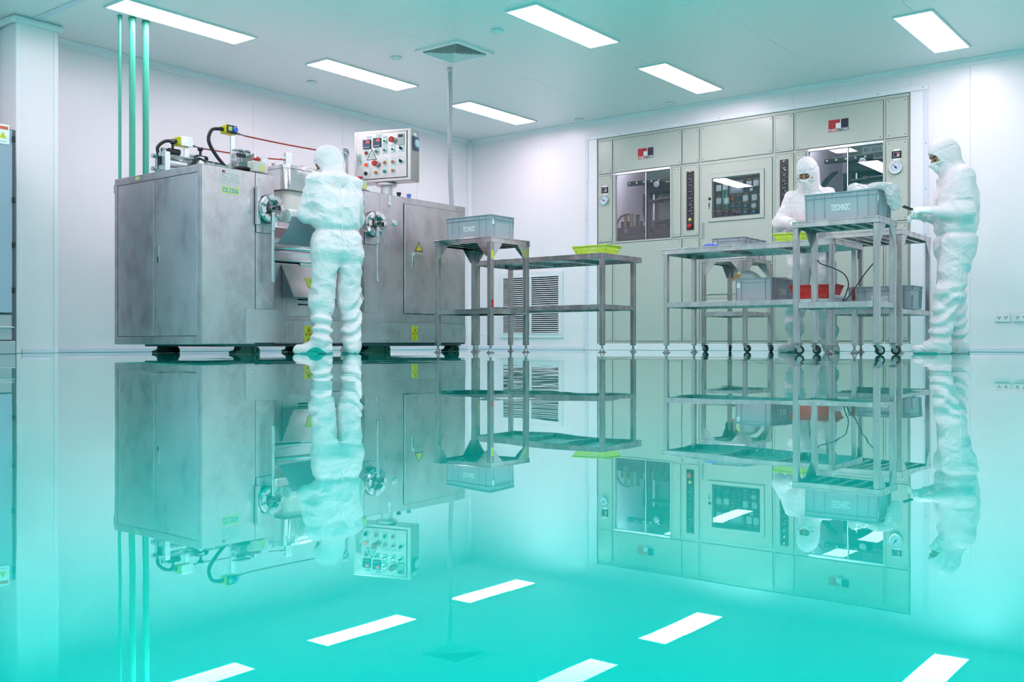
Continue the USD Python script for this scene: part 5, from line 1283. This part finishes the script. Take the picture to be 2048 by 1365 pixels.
def person(label, loc, rz, J, parts_label):
    """A worker in a hooded cleanroom suit, facing local -y, from the joints J (local metres)."""
    t = thing('person', label, 'person', loc, rz, 'people in white cleanroom suits')
    hc = np.array(J['head'])
    Rh = rot((0, 0, 1), J['yaw']) @ rot((1, 0, 0), J['pitch'])       # columns: head axes in the person's frame
    neck = np.array(J['neck'])
    sd = J['seed']
    H = lambda q: (q - hc) @ Rh                                       # noqa: E731
    Wd = lambda q: hc + Rh @ np.asarray(q, float)                      # noqa: E731
    side = ((1, 'l'), (-1, 'r'))

    def skull(p):
        q = H(p)
        d = ell(q, (0, 0.008, 0.02), (0.076, 0.096, 0.105))
        d = smin(d, seg(q, (0, -0.025, -0.045), (0, -0.066, -0.088), 0.058, 0.028), 0.03)
        d = smin(d, seg(q, (-0.034, -0.074, 0.022), (0.034, -0.074, 0.022), 0.016, 0.016), 0.015)
        d = smin(d, seg(q, (0, -0.086, 0.012), (0, -0.112, -0.030), 0.009, 0.0145), 0.012)
        d = smin(d, seg(q, (-0.018, -0.086, -0.060), (0.018, -0.086, -0.060), 0.010, 0.010), 0.012)
        for s in (-1, 1):
            d = smin(d, ell(q, (s * 0.048, -0.060, -0.020), (0.024, 0.026, 0.022)), 0.015)
            e = np.linalg.norm(q - np.array([s * 0.033, -0.099, 0.002]), axis=1) - 0.0155
            d = -smin(-d, e, 0.010)
            d = smin(d, np.linalg.norm(q - np.array([s * 0.032, -0.076, 0.003]), axis=1) - 0.0135, 0.004)
            d = smin(d, ell(q, (s * 0.074, 0.020, -0.005), (0.010, 0.018, 0.030)), 0.006)
        return d

    def limbs(p, kk, fat):
        """Torso and limbs; fat > 0 for the suit."""
        f = fat
        pz = J['pelvis']
        d = seg(p, (-0.085, pz[1], pz[2]), (0.085, pz[1], pz[2]), 0.105 + f, 0.105 + f)
        wa = np.array(J['waist'])
        d = smin(d, seg(p, wa + (-0.07, 0, 0), wa + (0.07, 0, 0), 0.098 + f * 0.8, 0.098 + f * 0.8), 0.08)
        ch = np.array(J['chest'])
        d = smin(d, seg(p, ch + (-0.085, 0, 0), ch + (0.085, 0, 0), 0.105 + f, 0.105 + f), 0.09)
        d = smin(d, seg(p, 0.5 * (wa + ch) + (-0.075, 0, 0), 0.5 * (wa + ch) + (0.075, 0, 0), 0.102 + f, 0.102 + f), 0.08)
        sl, sr = np.array(J['l_shoulder']), np.array(J['r_shoulder'])
        d = smin(d, seg(p, sl + (-0.03, 0, 0.0), sr + (0.03, 0, 0.0), 0.058 + f * 0.8, 0.058 + f * 0.8), 0.07)
        d = smin(d, seg(p, 0.5 * (sl + sr) + (0, 0.005, 0.02), neck, 0.075 + f, 0.055 + f * 0.7), 0.06)
        d = smin(d, seg(p, neck, Wd((0, 0.02, -0.05)), 0.054 + f * 0.5, 0.056 + f * 0.5), 0.03)
        return d

    def arms(p, f, end):
        d = np.full(len(p), 9.0)
        for s in 'lr':
            a, b, c = (np.array(J[f'{s}_{k}']) for k in ('shoulder', 'elbow', 'wrist'))
            c2 = b + (c - b) * end
            d = np.minimum(d, smin(seg(p, a, b, 0.050 + f, 0.040 + f * 1.05), seg(p, b, c2, 0.040 + f * 1.05, 0.028 + f * 0.75), 0.03))
        return d

    def legs(p, f):
        d = np.full(len(p), 9.0)
        for s in 'lr':
            a, b, c = (np.array(J[f'{s}_{k}']) for k in ('hip', 'knee', 'ankle'))
            d = np.minimum(d, smin(seg(p, a, b, 0.083 + f, 0.056 + f * 1.15), seg(p, b, c, 0.056 + f * 1.15, 0.040 + f * 0.85), 0.04))
        return d

    def feet(p, f):
        d = np.full(len(p), 9.0)
        for s in 'lr':
            c = np.array(J[f'{s}_ankle'])
            th = math.radians(J[f'{s}_toe'])
            u = np.array([math.cos(th), math.sin(th), 0])
            hl, to = c - 0.045 * u, c + 0.175 * u
            hl[2], to[2] = 0.038, 0.026
            e = smin(seg(p, hl, to, 0.036 + f, 0.030 + f), seg(p, c - 0.01 * u, hl * 0.4 + to * 0.6 + (0, 0, 0.012), 0.040 + f, 0.034 + f), 0.03)
            e = smin(e, seg(p, c, c - (0, 0, 0.06), 0.042 + f, 0.044 + f), 0.03)
            d = np.minimum(d, e)
        return np.maximum(d, 0.002 - p[:, 2])

    hands = {s: hand_parts(np.array(J[f'{s}_wrist']), J[f'{s}_fwd'], J[f'{s}_up'], J[f'{s}_thumb'], J[f'{s}_curl']) for s in 'lr'}

    def hand_d(p, s, extra):
        out, groups = None, {}
        for n_, a, b, r1, r2 in hands[s]:
            e = seg(p, a, b, r1 + extra, r2 + extra)
            groups[n_] = e if n_ not in groups else smin(groups[n_], e, 0.012 if n_ == 'palm' else 0.003)
        out = groups.pop('palm')
        for e in groups.values():
            out = smin(out, e, 0.006)
        return out

    def body(p):
        d = smin(limbs(p, 1, -0.012), arms(p, -0.008, 1.0), 0.02)
        d = smin(d, legs(p, -0.012), 0.02)
        d = np.minimum(d, feet(p, -0.008))
        for s in 'lr':
            d = smin(d, hand_d(p, s, -0.002), 0.012)
        return smin(d, skull(p), 0.01)

    reach = [np.array(J[k]) for k in J if isinstance(J[k], tuple) and len(J[k]) == 3 and k.split('_')[-1] in ('hip', 'knee', 'ankle', 'shoulder', 'elbow', 'wrist', 'head')]
    lo = np.min(reach, 0) - (0.24, 0.30, 0.2)
    hi = np.max(reach, 0) + (0.24, 0.27, 0.2)
    lo[2], hi[2] = -0.02, hc[2] + 0.20
    part(t, 'body', nets(body, lo, hi, 0.0085), J['skin'], 'skin of face and wrists', smooth=True)

    def face_hole(p):
        q = H(p)
        return ell(q, (0, -0.125, J.get('hole_z', -0.012)), J['hole'])

    def wrinkle(p):
        """Creases of the suit: fine everywhere, bunched at knees, ankles, elbows and waist."""
        w = p + 0.09 * (meshkit.noise(p * 5.0, sd + 5)[:, None] - 0.5)
        soft = lambda n_: np.sqrt((2 * n_ - 1) ** 2 + 0.012)  # noqa: E731
        base = 0.45 - soft(meshkit.noise(w * (6.5, 6.5, 8.5), sd))
        fine = 0.45 - soft(meshkit.noise(w * (13, 13, 17) + 3.1, sd + 1))
        bun = np.zeros(len(p))
        for k, rad in (('knee', 0.17), ('elbow', 0.13), ('ankle', 0.17)):
            for s in 'lr':
                c = np.array(J[f'{s}_{k}']) + ((0, 0, 0.07) if k == 'ankle' else (0, 0, 0))
                bun = np.maximum(bun, np.exp(-((np.linalg.norm(p - c, axis=1) / rad) ** 2)))
        wz = np.exp(-((p[:, 2] - J['cinch']) / 0.06) ** 2)
        lowleg = np.clip((0.66 - p[:, 2]) / 0.35, 0, 1) * np.clip((p[:, 2] - 0.07) / 0.05, 0, 1)
        rings = np.sin(2 * np.pi * (p[:, 2] / 0.115 + 2.6 * meshkit.noise(p * (4.5, 4.5, 3.0), sd + 2)))
        vert = 0.45 - soft(meshkit.noise(np.stack([np.arctan2(p[:, 0], p[:, 1]) * 5, p[:, 2] * 4, p[:, 2] * 0], 1), sd + 4))
        amp = np.where(np.linalg.norm(p - hc, axis=1) < 0.2, 0.5, 1.0)
        return amp * (0.021 * base + 0.010 * fine) + bun * 0.013 * base + lowleg * 0.0095 * rings + wz * 0.012 * vert

    def suit(p, boots=True):
        f = J.get('fat', 0.026)
        d = limbs(p, 1, f)
        d = d + 0.020 * np.exp(-((p[:, 2] - J['cinch']) / 0.022) ** 2) * (np.abs(p[:, 0]) < 0.22) * (np.abs(p[:, 1]) < 0.2)
        d = smin(d, arms(p, f * 0.9, 0.90), 0.035)
        d = smin(d, legs(p, f + 0.006), 0.035)
        if boots:
            d = smin(d, feet(p, 0.006), 0.02)
        d = d - wrinkle(p)
        q = H(p)
        hood = ell(q, (0, 0.012, 0.022), (0.093, 0.117, 0.128))
        hood = smin(hood, seg(q, (0, 0.0, -0.03), (0, -0.035, -0.082), 0.082, 0.060), 0.03)
        hood = smin(hood, seg(p, Wd((0, 0.015, -0.06)), neck, 0.078, 0.092), 0.05)
        hood = hood - 0.5 * wrinkle(p) + 0.004 * (np.abs(q[:, 2] - 0.052) < 0.006) * (q[:, 1] < 0.09)
        d = smin(d, hood, 0.022)
        d = -smin(-d, face_hole(p), 0.008)
        d = np.where(p[:, 2] < 0.4, np.maximum(d, 0.0005 - p[:, 2]), d)
        for s in 'lr':                                      # sleeves end in a clean cuff
            b, c = np.array(J[f'{s}_elbow']), np.array(J[f'{s}_wrist'])
            u = (c - b) / np.linalg.norm(c - b)
            cut = (p - (b + (c - b) * J.get('cuff', 0.93))) @ u
            near = np.linalg.norm(p - c, axis=1) < 0.16
            d = np.where(near, np.maximum(d, cut), d)
        return d

    sm = nets(suit, lo, hi, 0.0068)
    coverall = part(t, 'coverall', sm, 'coverall', 'white hooded coverall with bootees', smooth=True)

    def mask(p):
        q = H(p)
        d = skull(p) - 0.0095
        d = smin(d, seg(q, (0, -0.095, -0.028), (0, -0.092, -0.07), 0.020, 0.018), 0.02) + 0.0012 * np.sin(q[:, 2] * 2 * np.pi / 0.017) * (np.abs(q[:, 0]) < 0.055)
        top = q[:, 2] - (-0.012 - 0.10 * np.abs(q[:, 0]))
        bot = (-0.102 + 0.10 * np.abs(q[:, 0])) - q[:, 2]
        back = q[:, 1] + 0.020
        inner = -(skull(p) - 0.004)
        return np.maximum.reduce([d, top, bot, back, inner])

    part(t, 'face_mask', nets(mask, hc - 0.17, hc + 0.17, 0.0038), 'mask_cloth', 'white face mask', smooth=True)
    for s in (-1, 1):
        # lowered lids: a dark lash line and a glint of the eye, with a brow over it
        eye = tube([Wd((s * x, y, z)) for x, y, z in ((0.019, -0.0895, 0.000), (0.026, -0.0925, -0.0035), (0.034, -0.0925, -0.004), (0.044, -0.0865, -0.001))], 0.0026, 8)
        part(t, 'eye', eye, 'eye', 'dark lashes of a lowered eye')
        brow = tube([Wd((s * x, y, z)) for x, y, z in ((0.014, -0.0925, 0.020), (0.028, -0.0925, 0.0265), (0.042, -0.086, 0.026), (0.054, -0.076, 0.019))], 0.0042, 8)
        part(t, 'eyebrow', brow, 'hair', 'dark eyebrow')
    for s in 'lr':
        a = np.array(J[f'{s}_wrist'])
        fw = np.asarray(J[f'{s}_fwd'], float)
        fw /= np.linalg.norm(fw)
        def glove(p, s=s):
            d = hand_d(p, s, 0.0012)
            d = smin(d, seg(p, a - 0.018 * fw, a + 0.02 * fw, 0.030, 0.026, (np.asarray(J[f'{s}_up'], float) / np.linalg.norm(J[f'{s}_up']), 1.25)), 0.012)
            d = d - 0.0012 * (ridged(p * 60.0, sd + 9) - 0.5)
            return np.maximum(d, -((p - (a - 0.018 * fw)) @ fw))
        part(t, 'glove', nets(glove, a - 0.22, a + 0.22, 0.0034), J.get(f'{s}_glove', 'latex'), 'thin latex glove', smooth=True)
    for s in 'lr':
        c = np.array(J[f'{s}_ankle'])
        th = J[f'{s}_toe']
        sp_ = affinity.rotate(Polygon([(-0.082, 0)] + [(0.01 + 0.19 * x, 0.046 * math.sin(math.pi * min(1, 0.18 + x * 0.9)) ** 0.6) for x in np.linspace(0, 0.93, 8)] + [(0.01 + 0.19 * x, -0.046 * math.sin(math.pi * min(1, 0.18 + x * 0.9)) ** 0.6) for x in np.linspace(0.93, 0, 8)]).buffer(0.008), th, origin=(0, 0))
        part(t, 'boot_sole', moved(slab(sp_, 0.011), c[0], c[1], 0.0004), 'sole_teal', 'turquoise bootee sole')

    if J.get('patch'):                                     # turquoise side patch of one bootee
        k = J['patch']
        c = np.array(J[f'{k}_ankle'])
        th = math.radians(J[f'{k}_toe'])
        u, w_ = np.array([math.cos(th), math.sin(th), 0]), np.array([-math.sin(th), math.cos(th), 0])
        def side_patch(p):
            q = p - c
            a_, b_ = q @ u, q @ w_
            d = suit(p)
            reg = np.maximum.reduce([p[:, 2] - 0.052 * (1 - ((a_ - 0.035) / 0.085) ** 2), -(p[:, 2] - 0.004), np.abs(a_ - 0.035) - 0.085, -b_ * 1.0])
            return np.maximum.reduce([d - 0.004, -(d + 0.003), reg])
        part(coverall, 'bootee_patch', nets(side_patch, c - (0.2, 0.2, 0.11), c + (0.25, 0.25, 0.0), 0.0045), 'sole_teal', 'turquoise side patch of the bootee', smooth=True)

    # seam piping on the suit, pressed onto its surface
    V = np.asarray(sm.vertices)
    from scipy.spatial import cKDTree
    tree = cKDTree(V)
    Nn = meshkit.arrays(sm, True)[2]
    for pts in J['seams']:
        P_ = np.array(pts, float)
        ts_ = np.linspace(0, len(P_) - 1, 14 * (len(P_) - 1))
        line = np.stack([np.interp(ts_, np.arange(len(P_)), P_[:, k]) for k in range(3)], 1)
        for _ in range(2):
            i_ = tree.query(line)[1]
            line = V[i_] + 0.0012 * Nn[i_]
            line[1:-1] = 0.25 * line[:-2] + 0.5 * line[1:-1] + 0.25 * line[2:]
        i_ = tree.query(line)[1]
        line = line + Nn[i_] * np.maximum(0, 0.0015 - ((line - V[i_]) * Nn[i_]).sum(1))[:, None]
        part(coverall, 'seam', tube(line, 0.0032, 6, smooth=False), 'seam_white', 'white seam piping')
    return t


BASE = dict(pitch=20, yaw=0, hole=(0.070, 0.075, 0.062), skin='skin', fat=0.026)
# worker at the mill, seen from behind, bent a little over the rolls
person('person in white hooded coverall seen from behind, working at the roll mill', (2.520, -4.560, 0), -107, dict(BASE, seed=11, skin='skin_light', fat=0.018,
    pelvis=(0, 0.01, 0.815), waist=(0, 0.0, 0.98), chest=(0, -0.02, 1.18), cinch=0.955, l_shoulder=(0.165, -0.035, 1.325), r_shoulder=(-0.165, -0.03, 1.32), neck=(0.0, -0.06, 1.385),
    head=(0.015, -0.115, 1.487), pitch=26, yaw=62, patch='l',
    l_elbow=(0.215, -0.085, 1.075), l_wrist=(0.090, -0.225, 1.085), r_elbow=(-0.205, -0.10, 1.065), r_wrist=(-0.10, -0.24, 1.08),
    l_fwd=(-0.5, -0.6, 0.05), l_up=(0.1, -0.1, 1), l_thumb=(-0.7, 0.6, 0.1), l_curl=(22, 24, 26, 28), r_fwd=(0.5, -0.6, 0.0), r_up=(0, 0, 1), r_thumb=(0.7, 0.6, 0.1), r_curl=(24, 24, 26, 28),
    l_hip=(0.090, 0.01, 0.785), l_knee=(0.118, -0.015, 0.44), l_ankle=(0.128, 0.0, 0.09), l_toe=-35, r_hip=(-0.090, 0.01, 0.785), r_knee=(-0.105, -0.005, 0.46), r_ankle=(-0.115, 0.03, 0.09), r_toe=-100,
    seams=[[(0.0, 0.2, 1.38), (0.0, 0.2, 1.2), (0.0, 0.2, 1.0), (0.0, 0.2, 0.86), (0.0, 0.16, 0.78)], [(0.06, 0.1, 1.40), (0.13, 0.12, 1.30), (0.165, 0.08, 1.20)], [(-0.06, 0.1, 1.40), (-0.13, 0.12, 1.30), (-0.165, 0.08, 1.20)]]), '')
# worker on the right in profile, looking at a small device
person('person in white hooded coverall standing in profile at the right, looking at a small device', (6.318, -1.655, 0), -58, dict(BASE, seed=23, skin='skin',
    pelvis=(0, 0.0, 0.85), waist=(0, 0.0, 0.99), chest=(0, 0.0, 1.21), cinch=0.915, l_shoulder=(0.160, -0.005, 1.355), r_shoulder=(-0.160, -0.005, 1.355), neck=(0, -0.02, 1.42),
    head=(0.0, -0.088, 1.525), pitch=22, yaw=4, hole=(0.072, 0.088, 0.060), hole_z=-0.006,
    l_elbow=(0.205, -0.005, 1.065), l_wrist=(0.105, -0.215, 1.090), r_elbow=(-0.215, -0.015, 1.08), r_wrist=(-0.075, -0.225, 1.075),
    l_fwd=(-0.30, -0.93, 0.16), l_up=(0.45, 0.05, 0.9), l_thumb=(-0.8, 0.2, 0.55), l_curl=(30, 34, 38, 42), r_fwd=(0.30, -0.92, 0.05), r_up=(-0.5, -0.1, 0.85), r_thumb=(0.75, 0.3, 0.55), r_curl=(34, 36, 38, 40),
    l_hip=(0.085, -0.01, 0.81), l_knee=(0.105, -0.085, 0.46), l_ankle=(0.115, -0.16, 0.09), l_toe=-84, r_hip=(-0.085, 0.0, 0.81), r_knee=(-0.10, 0.0, 0.46), r_ankle=(-0.11, 0.045, 0.09), r_toe=-98,
    seams=[[(0.2, -0.02, 0.93), (0.2, -0.03, 0.75), (0.2, -0.04, 0.55), (0.2, -0.04, 0.40)], [(0.10, -0.04, 1.42), (0.18, 0.06, 1.34), (0.20, 0.08, 1.22), (0.20, 0.08, 1.10)]]), '')
# worker behind the long table, bent over the lime basket
person('masked person in white coverall facing the camera behind the long table at the press', (5.045, -1.325, 0), 10, dict(BASE, seed=37, skin='skin', fat=0.019,
    pelvis=(0, 0.02, 0.92), waist=(0, 0.0, 1.06), chest=(0, -0.03, 1.25), cinch=0.99, l_shoulder=(0.150, -0.035, 1.355), r_shoulder=(-0.155, -0.035, 1.35), neck=(0, -0.06, 1.435),
    head=(-0.005, -0.125, 1.548), pitch=26, yaw=-8, hole=(0.050, 0.085, 0.029), hole_z=0.006,
    l_elbow=(0.185, -0.17, 1.13), l_wrist=(0.095, -0.42, 1.085), r_elbow=(-0.225, -0.16, 1.13), r_wrist=(-0.065, -0.415, 1.085),
    l_fwd=(-0.5, -0.8, -0.15), l_up=(0.2, -0.2, 0.95), l_thumb=(-0.8, 0.5, 0.1), l_curl=(28, 30, 32, 34), r_fwd=(0.55, -0.75, -0.2), r_up=(-0.1, -0.25, 0.95), r_thumb=(0.8, 0.55, 0.1), r_curl=(24, 26, 28, 30), r_glove='latex', l_glove='latex_cream',
    l_hip=(0.09, 0.02, 0.87), l_knee=(0.14, -0.02, 0.47), l_ankle=(0.155, 0.02, 0.09), l_toe=-62, r_hip=(-0.09, 0.02, 0.87), r_knee=(-0.13, -0.02, 0.47), r_ankle=(-0.145, 0.01, 0.09), r_toe=-112,
    seams=[[(0.0, -0.25, 1.36), (0.0, -0.25, 1.2), (0.0, -0.2, 1.0)], [(-0.08, -0.12, 1.43), (-0.15, -0.12, 1.34), (-0.18, -0.12, 1.24)], [(0.08, -0.12, 1.43), (0.15, -0.12, 1.34), (0.18, -0.12, 1.24)]]), '')
# ------------------------------------------------------------------ small things
def box_d(p, c, hs):
    q = np.abs(p - np.asarray(c, float)) - np.asarray(hs, float)
    return np.linalg.norm(np.maximum(q, 0), axis=1) + np.minimum(q.max(1), 0)


def crumple(p, sd, a=0.010):
    return a * (ridged(p * 22 + 0.4 * meshkit.noise(p * 30, sd + 3)[:, None], sd) - 0.5) + 0.4 * a * (ridged(p * 45, sd + 1) - 0.5)


def bag1(p):
    d = ell(p, (6.00, -2.75, 1.150), (0.105, 0.13, 0.030))
    d = smin(d, ell(p, (5.93, -2.80, 1.172), (0.045, 0.05, 0.030)), 0.04)
    d = smin(d, ell(p, (6.10, -2.73, 1.165), (0.075, 0.14, 0.032)), 0.04)
    d = smin(d, ell(p, (6.165, -2.70, 1.110), (0.030, 0.13, 0.070)), 0.035)
    d = smin(d, ell(p, (6.175, -2.72, 1.060), (0.022, 0.09, 0.050)), 0.03)
    d = d - crumple(p, 3, 0.014)
    wall = np.minimum(box_d(p, (5.863, -2.752, 0.98), (0.264, 0.169, 0.1655)), 9)
    hollow = box_d(p, (5.863, -2.752, 1.08), (0.240, 0.145, 0.15))
    return np.maximum(d, -np.maximum(wall, -hollow))


solo('plastic_bag', 'crumpled clear plastic bag spilling over the front trolley crate', 'plastic bag', nets(bag1, (5.80, -3.0, 0.95), (6.30, -2.5, 1.28), 0.006), 'plastic_bag', 'clear plastic bags', smooth=True)


def bag2(p):
    d = ell(p, (4.815, -2.10, 0.625), (0.075, 0.055, 0.055))
    d = smin(d, ell(p, (4.86, -2.08, 0.60), (0.09, 0.06, 0.035)), 0.03) - crumple(p, 8, 0.010)
    return np.maximum(d, box_d(p, (4.885, -1.923, 0.70), (0.146, 0.24, 0.14)))


def bag3(p):
    d = ell(p, (4.92, -1.86, 0.605), (0.10, 0.15, 0.030))
    d = smin(d, ell(p, (4.98, -1.75, 0.60), (0.05, 0.07, 0.035)), 0.03) - crumple(p, 9, 0.010)
    return np.maximum(d, box_d(p, (4.885, -1.923, 0.70), (0.146, 0.24, 0.14)))


solo('plastic_bag', 'crumpled clear bag bulging from the front left of the crate under the long table', 'plastic bag', nets(bag2, (4.70, -2.2, 0.5), (5.0, -1.95, 0.74), 0.006), 'plastic_bag', 'clear plastic bags', smooth=True)
solo('plastic_bag', 'flatter clear bag at the back of the crate under the long table', 'plastic bag', nets(bag3, (4.70, -2.07, 0.5), (5.1, -1.60, 0.74), 0.006), 'plastic_bag', 'clear plastic bags', smooth=True)


def cloth(p):
    d = smin(ell(p, (4.53, -2.245, 0.882), (0.066, 0.045, 0.030)), ell(p, (4.585, -2.235, 0.880), (0.055, 0.04, 0.016)), 0.02) - crumple(p, 15, 0.006)
    return np.maximum(d, 0.8812 - p[:, 2])


solo('cloth', 'bunched bright blue cloth on the left end of the long table by the press', 'cloth', nets(cloth, (4.40, -2.35, 0.86), (4.70, -2.12, 0.96), 0.005), 'blue_cloth', smooth=True)
solo('cable', 'thin black cable curling down onto the lower shelf of the front trolley', 'cable', tube([(5.585, -2.60, 0.70), (5.62, -2.63, 0.668), (5.71, -2.66, 0.635), (5.80, -2.66, 0.585), (5.835, -2.66, 0.52), (5.825, -2.66, 0.46), (5.79, -2.665, 0.3775), (5.76, -2.70, 0.3762)], 0.0042, 8), 'rubber_black')
solo('cable', 'thin straight black cable slanting down to the trolley shelf beside a curled one', 'cable', tube([(6.02, -2.655, 0.66), (5.95, -2.66, 0.575), (5.88, -2.66, 0.475), (5.81, -2.67, 0.385), (5.78, -2.72, 0.3762)], 0.0042, 8), 'rubber_black')
ph = thing('handheld_device', 'small dark device held in the gloved hands of the worker at the right', 'handheld device', (6.0191, -1.8654, 1.127), -58)
part(ph, 'case', mapped(bx(-0.026, 0.026, -0.040, 0.040, -0.0055, 0.0055, 0.003), rot((1, 0, 0), -22)), 'phone_black')
part(ph, 'screen', mapped(bx(-0.022, 0.022, -0.034, 0.034, 0.0056, 0.0062, 0.0002), rot((1, 0, 0), -22)), 'meter_blue')
